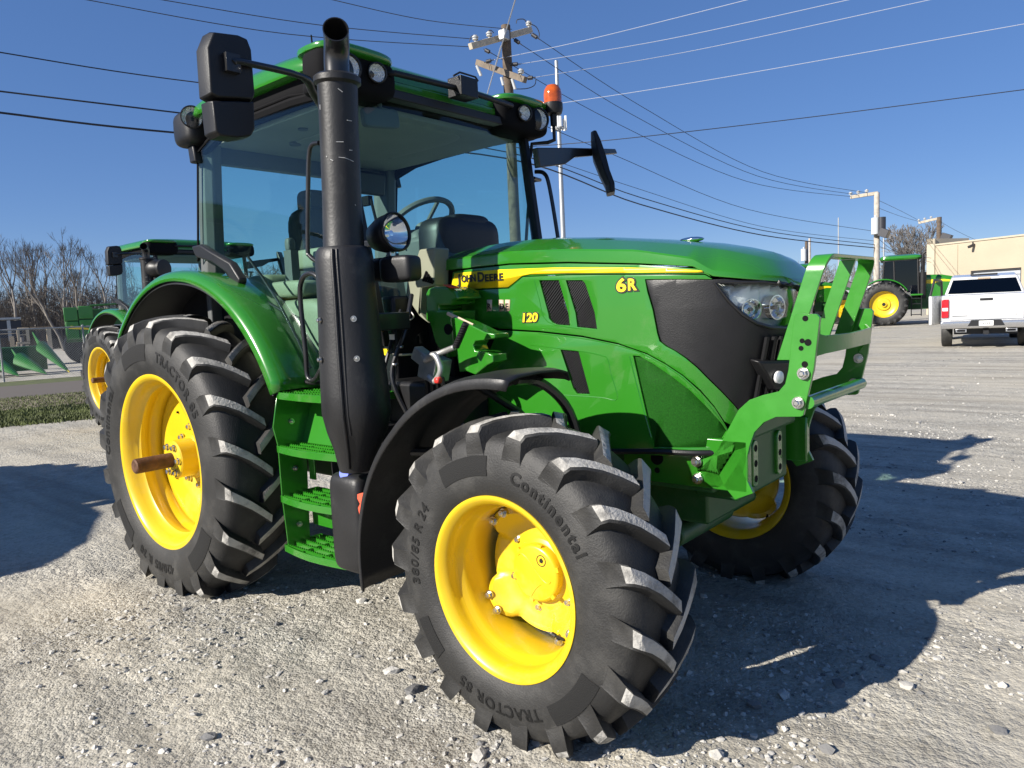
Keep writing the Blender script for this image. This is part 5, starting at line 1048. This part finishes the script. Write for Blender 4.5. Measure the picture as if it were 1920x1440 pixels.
def strain(P, a, b):
    q = M(); d = b-a; q.tube([a, a+d*.2], .015, 6); q.tube([a+d*.2, a+d*.22, a+d*.7, a+d*.72], [.02, .06, .06, .02], 10); q.tube([a+d*.72, b], .018, 6); return obj('strain_insulator', q, 'insulator_dark', P)
t = pd(948, 48, DA); PA = thing('utility_pole', 'tall dark wooden pole with two crossarms rising behind the cab roof', 'utility pole', plumb(t), 0, 'utility poles')
O = Vector((t.x, t.y, 0)); L = lambda v: v-O
q = M(); q.tube([(0, 0, -.5), (0, 0, t.z)], [.20, .145], 18); obj('pole', q, 'pole_wood', PA)
def arm(a, b, w, mt, P, O):
    q = M(); a, b = a-O, b-O; d = (b-a).normalized(); s = d.cross(Vector((0, 0, 1))).normalized(); u = s.cross(d)
    q.loft([[c+s*w*x+u*w*1.2*y for x, y in ((-1, -1), (1, -1), (1, 1), (-1, 1))] for c in (a, b)], True, True); return obj('crossarm', q, mt, P, .01)
u0, u1 = pd(882, 87, DA-1.0), pd(995, 56, DA+1.0); arm(u0, u1, .075, 'arm_wood', PA, O); w0, w1 = pd(895, 117, DA+.8), pd(985, 150, DA-.8); arm(w0, w1, .075, 'arm_dark', PA, O)
for k in (.08, .30, .97): insul(PA, L(u0.lerp(u1, k))+Vector((0, 0, .09)))
insul(PA, L(w0.lerp(w1, .92))+Vector((0, 0, .09)))
for (a, b, d) in (((907, 92), (922, 100), DA), ((962, 72), (978, 84), DA), ((994, 62), (1012, 74), DA), ((908, 117), (926, 112), DA), ((957, 121), (976, 120), DA), ((986, 147), (1004, 145), DA)):
    strain(PA, L(pd(*a, d-.1)), L(pd(*b, d-.2)))
for (a, b) in (((894, 123), (902, 142)), ((960, 148), (966, 167)), ((940, 145), (944, 160))):
    q = M(); q.tube([L(pd(*a, DA-.5)), L(pd(*b, DA-.5))], .045, 8); obj('fuse_cutout', q, 'insulator', PA)
q = M(); q.box(L(pd(945, 66, DA-.3)), (.25, .25, .3)); obj('pole_bracket', q, 'galvanised', PA, .02)
for pts in (((968, 44), (970, 37), (982, 36), (987, 42)), ((992, 44), (1005, 50), (1011, 62), (1010, 72)), ((915, 66), (916, 58), (921, 57), (926, 62)), ((880, 78), (884, 68), (892, 68), (896, 75)), ((1005, 149), (1002, 160), (988, 166), (968, 167))):
    q = M(); q.tube(smooth_path([L(pd(*p, DA-.3)) for p in pts], 4), .014, 5); obj('jumper_wire', q, 'wire', PA)
# far poles
def plain_pole(top_px, dist, r, label, mt, armpx=None, extras=()):
    t = pd(*top_px, dist); P = thing('utility_pole', label, 'utility pole', plumb(t), 0, 'utility poles'); O = Vector((t.x, t.y, 0))
    q = M(); q.tube([(0, 0, -.5), (0, 0, t.z)], [r*1.25, r], 14); obj('pole', q, mt, P)
    if armpx:
        a, b = pd(*armpx[0], dist), pd(*armpx[1], dist); arm(a, b, .07, 'arm_wood', P, O)
        for k in (.02, .3, .6): insul(P, a.lerp(b, k)-O+Vector((0, 0, .08)))
    for kind, (x, y), s in extras:
        c = pd(x, y, dist-.3)-O; q = M()
        if kind == 'transformer': q.cyl(c+Vector((0, 0, -s)), c+Vector((0, 0, s)), s*.45, n=16); q.cyl(c+Vector((0, 0, s)), c+Vector((0, 0, s*1.3)), s*.12, n=8); obj('transformer', q, 'transformer', P, .02)
        elif kind == 'dark_transformer': q.cyl(c+Vector((0, 0, -s)), c+Vector((0, 0, s)), s*.5, n=16); obj('transformer', q, 'insulator_dark', P, .02)
        else: q.box(c, (s*1.4, s*1.6, s*1.3), Matrix.Rotation(.4, 3, 'Y')); q.tube([c, Vector((0, 0, c.z-.1))], .04, 6); obj('flood_lamp', q, 'insulator_dark', P, .02)
    return P
plain_pole((1644, 361), 43, .13, 'pale wooden pole with transformers and one sided crossarm left of tan building', 'pole_pale', ((1594, 370), (1646, 362)), (('transformer', (1641, 424), .42), ('dark_transformer', (1653, 422), .40), ('lamp', (1658, 437), .32)))
plain_pole((1761, 407), 62, .16, 'dark pole with flood lamp standing behind the tan building', 'pole_wood', ((1722, 418), (1762, 409)), (('lamp', (1774, 446), .45),))
plain_pole((1512, 453), 95, .17, 'far pole carrying a small grey transformer above the hood', 'pole_wood', None, (('transformer', (1507, 478), .7),))
plain_pole((1518, 447), 97, .13, 'far slim pale pole beside the one with a transformer', 'pole_pale')
plain_pole((1572, 408), 120, .08, 'thin far mast seen through the top of the front guard', 'galvanised')
plain_pole((1657, 446), 70, .06, 'thin pale mast just right of the transformer pole', 'galvanised')
t = pd(1043, 114, 60); P = thing('cell_tower', 'slim grey mast with white antennas right of the cab beacon', 'tower', plumb(t), 0); O = Vector((t.x, t.y, 0))
q = M(); q.tube([(0, 0, -.5), (0, 0, t.z)], [.24, .14], 16); obj('mast', q, 'galvanised', P); zc = pd(1045, 236, 60).z
for k in range(9):
    a = 2*pi*k/9; q = M(); q.box((.55*cos(a), .55*sin(a), zc+(.2 if k % 3 else -.1)), (.16, .16, 1.1 if k % 2 else .8), Matrix.Rotation(a, 3, 'Z')); obj('antenna_panel', q, 'white_part', P, .02)
q = M(); q.rev([(.5, -.05), (.55, -.05), (.55, .05), (.5, .05)], (0, 0, zc-.2), (0, 0, 1), 16, 0, True); q.box((0, 0, zc-.2), (1.0, .08, .08)); q.box((0, 0, zc-.2), (.08, 1.0, .08)); obj('antenna_ring', q, 'galvanised', P)
# ---- overhead wires (sagging between the poles, or running on past the frame)
def wire(label, pts, r=.012, mt='wire', sag=.0):
    p = smooth_path(pts, 8); n = len(p)-1
    q = M(); q.tube([v-Vector((0, 0, sag*4*(i/n)*(1-i/n))) for i, v in enumerate(p)], r, 5); return tag(obj('overhead_wire', q, mt), label, 'wire', 'overhead wires')
ux = lambda x, y, z: px(x, y, 'z', z)
zu = u0.z+.2
def off(x, y, x2, y2, f): return (x+(x2-x)*f, y+(y2-y)*f)
wire('upper of two thin wires running from the pole to the top left', [pd(885, 73, DA), ux(600, 47, zu-.2), ux(300, -1, zu), ux(100, -36, zu)], .011)
wire('lower of two thin wires running from the pole to the top left', [pd(883, 88, DA), ux(540, 64, zu-.6), ux(170, 1, zu-.2), ux(0, -32, zu-.2)], .011)
wire('short thin wire entering the top edge left of the pole', [pd(960, 55, DA), ux(800, 38, zu), ux(625, 0, zu), ux(540, -22, zu)], .010)
wire('bright wire climbing steeply from the lower crossarm to the top edge', [pd(926, 112, DA), ux(1100, 75, w0.z-.1), ux(1400, 0, w0.z+.1), ux(1600, -52, w0.z+.1)], .009, 'wire_bright')
wire('bright wire climbing from the pole to the top edge, middle of three', [pd(976, 120, DA), ux(1250, 74, w0.z-.2), ux(1590, 0, w0.z), ux(1800, -46, w0.z)], .009, 'wire_bright')
wire('bright wire climbing from the lower crossarm tip to the top right', [pd(1004, 145, DA), ux(1300, 95, w0.z-.3), ux(1742, 0, w0.z), ux(1940, -44, w0.z)], .009, 'wire_bright')
wire('bright wire crossing to the right edge below the other bright ones', [pd(1000, 201, DA), ux(1300, 155, 7.9), ux(1920, 45, 8.1), ux(2100, 12, 8.1)], .009, 'wire_bright')
wire('dark wire crossing from behind the far mirror to the right edge', [pd(960, 277, DA+1), ux(1150, 262, 6.5), ux(1500, 222, 6.6), ux(1920, 168, 6.6), ux(2060, 150, 6.6)], .012)
B0 = pd(1598, 370, 43); 
wire('thin wire descending from crossarm tip to the pale pole, uppermost', [pd(1012, 74, DA), pd(1200, 198, 29), pd(1430, 322, 36), pd(1628, 362, 43)], .011)
wire('thin wire descending from the crossarm to the pale pole, middle one', [pd(978, 84, DA), pd(1180, 212, 29), pd(1420, 330, 36), pd(1612, 366, 43)], .011)
wire('thin wire descending from the crossarm to the pale pole, lowest of three', [pd(922, 100, DA), pd(1150, 228, 29), pd(1400, 340, 36), pd(1598, 369, 43)], .011)
wire('thin line sagging past the far mirror towards the pale pole', [pd(950, 205, DA), pd(1150, 290, 28), pd(1400, 392, 36), pd(1641, 434, 43)], .011)
wire('upper black cable sagging across behind the cab to the pale pole', [ux(-160, 151, 6.4), ux(0, 171, 6.4), ux(340, 212, 6.3), pd(950, 285, DA), pd(1200, 370, 30), pd(1430, 432, 37), pd(1643, 459, 43)], .018)
wire('lower black cable sagging across behind the cab to the pale pole', [ux(-160, 190, 6.1), ux(0, 211, 6.1), ux(345, 250, 6.0), pd(950, 297, DA), pd(1200, 383, 30), pd(1430, 441, 37), pd(1644, 465, 43)], .024)
wire('highest black cable at the left edge running behind the mirror', [ux(-160, 66, 8.3), ux(0, 98, 8.3), ux(375, 155, 8.2), pd(945, 215, DA)], .016)
wire('thin cable meeting the pale pole just below its transformers', [pd(950, 270, DA), pd(1200, 355, 31), pd(1430, 425, 38), pd(1642, 452, 43)], .010)
wire('cable running from the pale pole to the pole behind the building, top', [pd(1646, 375, 43), pd(1690, 396, 52), pd(1724, 414, 62)], .011); wire('cable running from the pale pole to the pole behind the building, middle', [pd(1647, 390, 43), pd(1690, 406, 52), pd(1726, 416, 62)], .011)
wire('cable falling from the pale pole to the building corner', [pd(1648, 448, 43), pd(1670, 466, 46), pd(1700, 478, 50), pd(1746, 492, 54.5)], .013); wire('second cable falling from the pale pole to the building corner', [pd(1648, 462, 43), pd(1680, 472, 47), pd(1746, 484, 54.5)], .013)
wire('wire leaving the pole behind the building to the right', [pd(1762, 415, 62), pd(1800, 436, 60), pd(1850, 456, 58), pd(1990, 490, 55)], .011)
q = M(); q.tube([pd(939, 86, DA), pd(915, 170, 27), pd(880, 290, 31), px(800, 560, 'z', .0)], .012, 5); tag(obj('guy_wire', q, 'wire_bright'), 'pale guy wire slanting down from the dark wooden pole', 'wire')
# ---- bare trees
mat('bark', (.19, .172, .152), .95, var=.3, vscale=3, bump=.5, bscale=20); mat('twig', (.135, .118, .102), .95, var=.25, vscale=2); mat('bark_grey', (.17, .155, .14), .95, var=.2, vscale=3); mat('brush_brown', (.118, .102, .086), .95, var=.35, vscale=.6)
def tree_mesh(seed, H, spread=.9, levels=6, twig=.008, multi=1, lean=0.0, base_split=.3):
    rt = random.Random(seed); trunk = M(); crown = M()
    def grow(p, d, ln, r, lv):
        n = 3 if lv > 1 else 2; pts = [p]; rad = [r]; q = p; dd = d.copy()
        for i in range(n):
            dd = (dd+Vector((rt.gauss(0, .10), rt.gauss(0, .10), rt.gauss(.03, .06)))).normalized(); q = q+dd*(ln/n); pts.append(q); rad.append(r*(1-.38*(i+1)/n))
        (trunk if lv <= 1 else crown).tube(pts, rad, 6 if lv <= 1 else (4 if lv <= 3 else 3), False)
        if lv >= levels: return
        k = rt.choice((2, 3, 3)) if lv < levels-1 else rt.choice((3, 4))
        for j in range(k):
            f = rt.uniform(.55, 1.0) if j else 1.0; b = pts[min(n, int(f*n+.5))]; an = rt.uniform(.25, .62)*spread*(1 if j else .5); az = rt.uniform(0, 6.28); o1 = dd.orthogonal().normalized(); o2 = dd.cross(o1)
            nd = (dd*cos(an)+(o1*cos(az)+o2*sin(az))*sin(an)+Vector((0, 0, .10))).normalized(); grow(b, nd, ln*rt.uniform(.58, .80), max(twig, r*(.62 if j == 0 else rt.uniform(.38, .55))), lv+1)
    for j in range(multi):
        a = rt.uniform(0, 6.28); grow(Vector((rt.uniform(-.15, .15)*j, rt.uniform(-.15, .15)*j, -.3)), Vector((.25*cos(a)*(multi > 1)+lean, .25*sin(a)*(multi > 1), 1)).normalized(), H*base_split, H*.018/(1+.25*(multi-1)), 0)
    return trunk, crown
def scale_to(tr, cr, H):
    hmax = max(v[2] for v in cr.v); k = H/hmax
    for m_ in (tr, cr): m_.v = [(a*k, b*k, c*k) for a, b, c in m_.v]
def bare_tree(pos, H, seed, label, group, mt='bark', mt2='twig', **k):
    T = thing('bare_tree', label, 'tree', (pos.x, pos.y, 0), 0, group); tr, cr = tree_mesh(seed, H, **k); scale_to(tr, cr, H); obj('trunk', tr, mt, T, sharp=80); obj('crown', cr, mt2, T, sharp=80); return T
gl = 'bare winter trees'
specs = [(18, 428, 70, 21, 'bare tree rising at the left edge of the picture', dict(spread=.8)), (52, 440, 82, 31, 'slender bare tree second from the left edge', dict(spread=.75)), (98, 424, 68, 5, 'largest bare tree with a forked grey trunk left of the mirror', dict(multi=2, spread=.85)), (70, 452, 85, 14, 'bare tree half hidden behind the forked one', dict(spread=.8)), (128, 446, 78, 9, 'bare tree just right of the forked trunk', dict(spread=.8)), (150, 468, 88, 41, 'low bare tree above the green combine body', dict()), (182, 452, 74, 17, 'slender bare tree closest to the parked tractor mirror', dict(spread=.7)), (212, 478, 90, 25, 'small bare tree behind the parked tractor mirror', dict()), (-40, 430, 74, 51, 'bare tree mostly outside the left edge', dict())]
for x, y, d, s, lb, kw in specs:
    p = pd(x, y, d); bare_tree(p, p.z, s, lb, gl, **kw)
p = pd(1722, 412, 92); bare_tree(p, p.z, 77, 'round topped grey bare tree behind the tan building corner', gl, 'bark_grey', 'bark_grey', levels=7, multi=3, spread=1.0, twig=.012, base_split=.22)
p = pd(1690, 455, 94); bare_tree(p, p.z, 78, 'smaller grey bare tree left of the round topped one', gl, 'bark_grey', 'bark_grey', levels=6, multi=2, spread=1.0, twig=.012, base_split=.22)
# trees across the road to the left, outside the picture: they are mirrored in the cab glass
TS = [o for o in COL.objects if o.name.startswith('bare_tree')][:5]
for i, (a_, d_) in enumerate(((203, 46), (207, 52), (212, 44), (217, 55), (223, 48), (231, 58))):
    o_ = TS[i % len(TS)]; r_ = o_.copy(); COL.objects.link(r_); r_.location = (CAM.x+d_*cos(radians(a_)), CAM.y+d_*sin(radians(a_)), 0); r_.rotation_euler = (0, 0, i*1.1); r_['label'] = ('first', 'second', 'third', 'fourth', 'fifth', 'last')[i]+' of the roadside bare trees seen only mirrored in the cab glass'; r_['group'] = 'bare trees mirrored in the cab glass'
    for ch in list(o_.children): d2 = ch.copy(); COL.objects.link(d2); d2.parent = r_
# thicket under and behind the trees, far wood on the right
def thicket(name, label, x0, x1, ytop, d0, d1, n, seed, mt, r=.02):
    rt = random.Random(seed); q = M()
    for i in range(n):
        x = rt.uniform(x0, x1); d = rt.uniform(d0, d1); t = pd(x, rt.uniform(*ytop), d); h = max(.5, t.z); p = Vector((t.x, t.y, -.1)); dd = Vector((rt.gauss(0, .18), rt.gauss(0, .18), 1)).normalized(); pts = [p]; 
        for k in range(3): dd = (dd+Vector((rt.gauss(0, .2), rt.gauss(0, .2), 0))).normalized(); pts.append(pts[-1]+dd*h/3)
        q.tube(pts, [r*1.6, r*1.2, r*.8, r*.3], 3, False)
        for k in range(7):
            b = pts[rt.randint(1, 2)].lerp(pts[3], rt.random()*.8); e = b+Vector((rt.gauss(0, .5), rt.gauss(0, .5), rt.uniform(.1, .7)))*h*.22; q.tube([b, b.lerp(e, .5)+Vector((0, 0, rt.uniform(-.05, .1))), e], [r*.6, r*.4, r*.2], 3, False)
    return stuff(tag(obj(name, q, mt, sharp=80), label, 'brush'))
thicket('thicket', 'brown leafless undergrowth under the bare trees behind the fence', -60, 330, (515, 602), 78, 110, 1500, 3, 'brush_brown', .035)
thicket('far_wood', 'grey brown far wood behind the front guard and tractors', 330, 1800, (482, 550), 130, 190, 2200, 8, 'bark_grey', .07)
# ---- tan building
mat('tan_wall', (.39, .335, .245), .85, var=.06, vscale=.6, bump=.25, bscale=9); mat('tan_trim', (.42, .37, .28), .8); mat('door_grey', (.36, .38, .40), .5, var=.05); mat('roof_grey', (.20, .20, .21), .8); mat('dark_frame', (.03, .03, .032), .5)
A = pd(1742, 462, 55); Bp = pd(1920, 447, 51.2); hB = A.z; A0 = Vector((A.x, A.y, 0)); dB = (Vector((Bp.x, Bp.y, 0))-A0).normalized(); angB = math.atan2(dB.y, dB.x)
BL = thing('building', 'tan flat roofed building with grey roller door behind the pickup', 'building', A0, angB); nB = 1
LB_ = 30; DB = 12
# local: X along the front wall, front faces -Y (towards the camera)
def bloc(x, y, dist_scale=1.0):   # pixel onto the front wall plane
    d = ray(x, y); n3 = Vector((-dB.y, dB.x, 0)); t_ = (A0-CAM).dot(n3)/d.dot(n3); P_ = CAM+d*t_-A0; return P_.dot(dB), P_.z
d0 = bloc(1820, 508); d1 = bloc(1915, 501)
q = M(); dx0, dx1, dz = d0[0], d1[0], d0[1]
loops = [[Vector((0, 0, 0)), Vector((dx0, 0, 0)), Vector((dx0, dz, 0)), Vector((dx1, dz, 0)), Vector((dx1, 0, 0)), Vector((LB_, 0, 0)), Vector((LB_, hB, 0)), Vector((0, hB, 0))]]
q.prism([(v.x, 0, v.y) for v in loops[0]], (0, .3, 0)); obj('front_wall', q, 'tan_wall', BL)
q = M(); q.bb((-.0, .303, 0), (.3, DB, hB-.002)); obj('side_wall', q, 'tan_wall', BL); q = M(); q.bb((LB_-.3, .303, 0), (LB_, DB, hB-.002)); obj('side_wall', q, 'tan_wall', BL); q = M(); q.bb((.303, DB-.3, 0), (LB_-.303, DB, hB-.002)); obj('rear_wall', q, 'tan_wall', BL)
q = M(); q.bb((.303, .303, hB-.55), (LB_-.303, DB-.303, hB-.4)); obj('roof', q, 'roof_grey', BL)
q = M(); q.bb((-.06, -.06, hB+.001), (LB_+.06, .36, hB+.10)); obj('parapet_cap', q, 'tan_trim', BL)
q = M(); q.bb((-.08, -.10, 0), (.48, -.002, hB+.45)); q.bb((-.08, -.10, hB+.12), (.40, 3, hB+.45)); obj('corner_pier', q, 'tan_trim', BL)
q = M(); q.bb((2.0, -.04, 0), (2.06, -.002, hB-.1)); obj('downpipe', q, 'tan_wall', BL)
n_ = 7
for k in range(n_):
    q = M(); q.bb((dx0+.08, .14, dz*k/n_+.01), (dx1-.08, .19, dz*(k+1)/n_-.012)); obj('door_panel', q, 'door_grey', BL, .01)
q = M(); q.bb((dx0, .05, 0), (dx0+.08, .25, dz)); q.bb((dx1-.08, .05, 0), (dx1, .25, dz)); q.bb((dx0+.08, .05, dz-.1), (dx1-.08, .25, dz)); obj('door_frame', q, 'dark_frame', BL)
cx_, cz_ = bloc(1827, 461); q = M(); q.box((cx_, -.25, cz_), (.15, .45, .14), Matrix.Rotation(.3, 3, 'X')); q.tube([(cx_-.1, 0, cz_+.25), (cx_, -.15, cz_+.05)], .04, 6); obj('security_camera', q, 'dark_frame', BL, .01)
cx_, cz_ = bloc(1888, 447); q = M(); q.rev([(.7, -.3), (.7, .05), (.5, .2), (0, .28)], (cx_, 5, hB+.3), (0, 0, 1), 20); obj('roof_vent', q, 'white_part', BL)
# ---- grey shed and pale gantry seen through the guard
mat('shed_grey', (.10, .095, .10), .85, var=.15, vscale=1, bump=.3, bscale=6); mat('shed_roof', (.16, .16, .17), .7)
p = pd(1573, 560, 85); SH = thing('shed', 'dark grey gabled shed seen through the green front guard', 'shed', (p.x, p.y, 0), heading(1573)-pi/2)
q = M(); q.prism([(-2.3, 0, 0), (2.3, 0, 0), (2.3, 0, 2.3), (0, 0, 3.3), (-2.3, 0, 2.3)], (0, 8, 0)); obj('wall', q, 'shed_grey', SH)
for s in (-1, 1): q = M(); q.prism([(0, -.2, 3.32), (s*2.6, -.2, 2.2), (s*2.6, -.2, 2.3), (0, -.2, 3.45)], (0, 8.4, 0)); obj('roof', q, 'shed_roof', SH)
for x in (-1, 1.1): q = M(); q.bb((x-.25, -.03, 1.3), (x+.25, -.004, 2.0)); obj('window', q, 'dark_glass', SH)
p = pd(1640, 545, 100); GT = thing('gantry', 'pale steel lattice gantry far behind the row crop tractor', 'gantry', (p.x, p.y, 0), heading(1640)-pi/2); zb = p.z
q = M()
for z in (zb-.6, zb+.5): q.box((0, 0, z), (16, .15, .15))
for k in range(17): q.box((-8+k, 0, zb-.05), (.08, .08, 1.1), Matrix.Rotation(.7 if k % 2 else -.7, 3, 'Y'))
obj('truss', q, 'white_part', GT)
for x in (-7.9, -4, 0, 4, 7.9): q = M(); q.box((x, 0, zb/2-.3), (.16, .16, zb-.6)); obj('post', q, 'white_part', GT)
# ---- chain-link fence on the left
mat('fence_metal', (.30, .31, .31), .5, metal=.6, var=.15, vscale=10)
fa = gnd(8, 716.5); fdir = (l4[1]-l4[0]).normalized(); FH = (pd(8, 619, (fa-CAM).to_2d().length)).z; FS = -1.5; FE = 9.0
FN = thing('chain_link_fence', 'chain link fence with grey posts and top rail behind the paved path', 'fence', fa, math.atan2(fdir.y, fdir.x))
sp = (gnd(163, 704)-fa).length
k = 0; x = 0.0
for x in (0, sp, 2*sp):
    q = M(); q.cyl((x, 0, -.2), (x, 0, FH+.02), .03, n=12); q.rev([(.036, 0), (.036, .03), (0, .06)], (x, 0, FH+.02), (0, 0, 1), 12); obj('post', q, 'fence_metal', FN)
q = M(); q.cyl((FS, 0, FH), (FE, 0, FH), .024, n=10); obj('top_rail', q, 'fence_metal', FN)
q = M(); w_ = .075; nn = int((FE-FS+FH)/w_)
for k in range(nn):
    for s in (-1, 1):
        xs = FS+k*w_ if s > 0 else FS+k*w_-FH; xa, xb = xs-(FH if s > 0 else 0), xs-(0 if s > 0 else -FH)
        a_ = (xs-FH if s > 0 else xs, .02); b_ = (xs if s > 0 else xs+FH, FH-.02)
        if s < 0: a_, b_ = (xs+FH, .02), (xs, FH-.02)
        t0, t1 = a_, b_; q.tube([(t0[0], .004*s-.035, t0[1]), (t1[0], .004*s-.035, t1[1])], .0030, 3, False)
stuff(obj('wire_mesh', q, 'fence_metal', FN))
# ---- corn header behind the fence
mat('header_green', (.035, .19, .03), .4, coat=.3, var=.1, vscale=2)
HD = thing('corn_header', 'green corn harvesting header with pointed snouts behind the fence', 'farm implement', gnd(40, 706), heading(60)-pi/2)
Od = Vector(HD.location); toL = lambda v: Matrix.Rotation(-(heading(60)-pi/2), 3, 'Z') @ (v-Od)
dist0 = (Od-CAM).to_2d().length
for (tip, b1_, b2_, w) in (((35, 711), (-8, 683), 0, .34), ((87, 707), (40, 680), 0, .36), ((130, 703), (80, 655), 0, .30), ((-20, 714), (-60, 690), 0, .34)):
    a = pd(*tip, dist0-.3); b = pd(*b1_, dist0+.5); a.z = max(a.z, .06); q = M(); rings = []
    ax_ = (b-a); sd_ = ax_.cross(Vector((0, 0, 1))).normalized()
    for t_ in (0, .08, .25, .5, .75, 1.0):
        c = a+ax_*t_; ww = w*(t_**.6)*.9+.01; hh = w*(t_**.7)*1.0+.01; rings.append([toL(c+sd_*ww*cos(g)+Vector((0, 0, hh*sin(g)*(1 if sin(g) > 0 else .35)))) for g in [2*pi*i/14 for i in range(14)]])
    q.loft(rings, True, True); sn = obj('snout', q, 'header_green', HD)
    q = M(); q.tube([toL(a-ax_*.02), toL(a+ax_*.07)], [.012, .04], 8); obj('snout_tip', q, 'decal_yellow' if tip[0] == 130 else 'header_green', sn)
    q = M(); q.tube([toL(b), toL(b+ax_*.35+Vector((0, 0, .35)))], [.10, .02], 6); obj('snout_hinge', q, 'header_green', sn)
a, b = toL(pd(-120, 660, dist0+1.2)), toL(pd(86, 655, dist0+1.2)); q = M(); q.bb((a.x, a.y, .15), (b.x, a.y+.9, max(.8, b.z+.15))); obj('header_frame', q, 'green_dark', HD, .03)
# ---- combine body, trailer, timber, pallet behind the fence
dC = dist0+9; c0 = pd(118, 577, dC); CB = thing('combine_harvester', 'green combine harvester body with a yellow stripe behind the fence', 'combine', Vector((c0.x, c0.y, 0)), heading(150)-pi/2)
toC = lambda v: Matrix.Rotation(-(heading(150)-pi/2), 3, 'Z') @ (v-Vector(CB.location)); zt_ = c0.z
q = M(); q.bb((0, .2, 1.0), (3.6, 2.6, zt_-.1)); obj('body', q, 'green_dark', CB, .03)
for (xa, xb, za, zb_) in ((0.0, .56, zt_-.62, zt_), (.60, 1.2, zt_-.55, zt_+.05), (0.04, .56, zt_-1.5, zt_-.66), (.60, 1.2, zt_-1.5, zt_-.6)): q = M(); q.bb((xa, .08, za), (xb, .2, zb_)); obj('side_panel', q, 'header_green', CB, .02)
q = M(); q.prism([(.15, .06, zt_-.92), (.25, .06, zt_-.86), (1.15, .06, zt_-1.05), (1.15, .06, zt_-1.10), (.15, .06, zt_-1.0)], (0, .018, 0)); obj('stripe', q, 'decal_yellow', CB)
q = M(); q.tube([(1.1, -.1, zt_+.05), (2.4, -.1, zt_+.10), (3.6, 0, zt_-.1)], .05, 8); q.tube([(3.0, -.1, zt_), (3.8, -.2, 1.0)], .06, 8); obj('unloading_auger', q, 'green_dark', CB)
for x in (.7, 3.0): q = M(); q.rev([(0, -.25), (.45, -.25), (.8, -.2), (.85, 0), (.8, .2), (0, .25)], (x, .5, .8), (0, 1, 0), 28); obj('wheel', q, 'rubber', CB)
mat('timber', (.62, .50, .34), .8, var=.15, vscale=4); mat('trailer_dark', (.02, .024, .035), .5)
dP = dist0+4
def tbox(P, x0, y0, x1, y1, d, th, mt, name): a = pd(x0, y1, d)-Vector(P.location); b = pd(x1, y0, d)-Vector(P.location); q = M(); R_ = Matrix.Rotation(-P.rotation_euler.z, 3, 'Z'); a, b = R_ @ a, R_ @ b; q.bb((a.x, a.y, a.z), (b.x, a.y+th, b.z)); return obj(name, q, mt, P, .008)
o0 = pd(30, 640, dP); PLT = thing('wooden_pallet', 'pale wooden pallet frame standing behind the fence', 'pallet', Vector((o0.x, o0.y, 0)), heading(40)-pi/2)
for r_ in ((32.5, 614, 54, 617), (32.5, 626.5, 54, 629), (33, 617.3, 36, 640), (50.5, 617.3, 54, 640), (31, 640.3, 56, 646)): tbox(PLT, *r_, dP, .12, 'timber', 'board')
for x in (33, 51): tbox(PLT, x, 646.3, x+3, 676, dP, .1, 'timber', 'leg')
o0 = pd(0, 640, dP+.6); TB = thing('timber_stack', 'stack of pale sawn beams behind the fence at the left edge', 'timber', Vector((o0.x, o0.y, 0)), heading(10)-pi/2)
for i, y in enumerate((616.5, 624)): tbox(TB, -60+6*i, y, 30, y+5.5, dP+.6, .5, 'timber', 'beam')
for x in (-55, -20, 22): tbox(TB, x, 630.2, x+4, 672, dP+.7, .3, 'timber', 'bearer')
tbox(TB, 56, 612.5, 97, 614, dP+.6, .1, 'timber', 'beam'); tbox(TB, 92, 614.3, 95, 670, dP+.6, .1, 'timber', 'bearer')
o0 = pd(10, 640, dP+5); TL = thing('trailer', 'dark box trailer with light corner post beyond the timber stack', 'trailer', Vector((o0.x, o0.y, 0)), heading(10)-pi/2)
tbox(TL, -120, 600.5, 39, 640, dP+5, 1.8, 'trailer_dark', 'box'); tbox(TL, -120, 598.5, 39.5, 600.3, dP+4.95, 1.9, 'galvanised', 'top_rail'); tbox(TL, 16.5, 600.6, 19, 640, dP+4.9, .05, 'galvanised', 'corner_post')
for x in (-30, 20): c = pd(x, 655, dP+5.2)-Vector(TL.location); c = Matrix.Rotation(-TL.rotation_euler.z, 3, 'Z') @ c; q = M(); q.rev([(0, -.12), (.4, -.12), (.42, 0), (.4, .12), (0, .12)], (c.x, .3, .40), (0, 1, 0), 20); obj('wheel', q, 'rubber', TL)
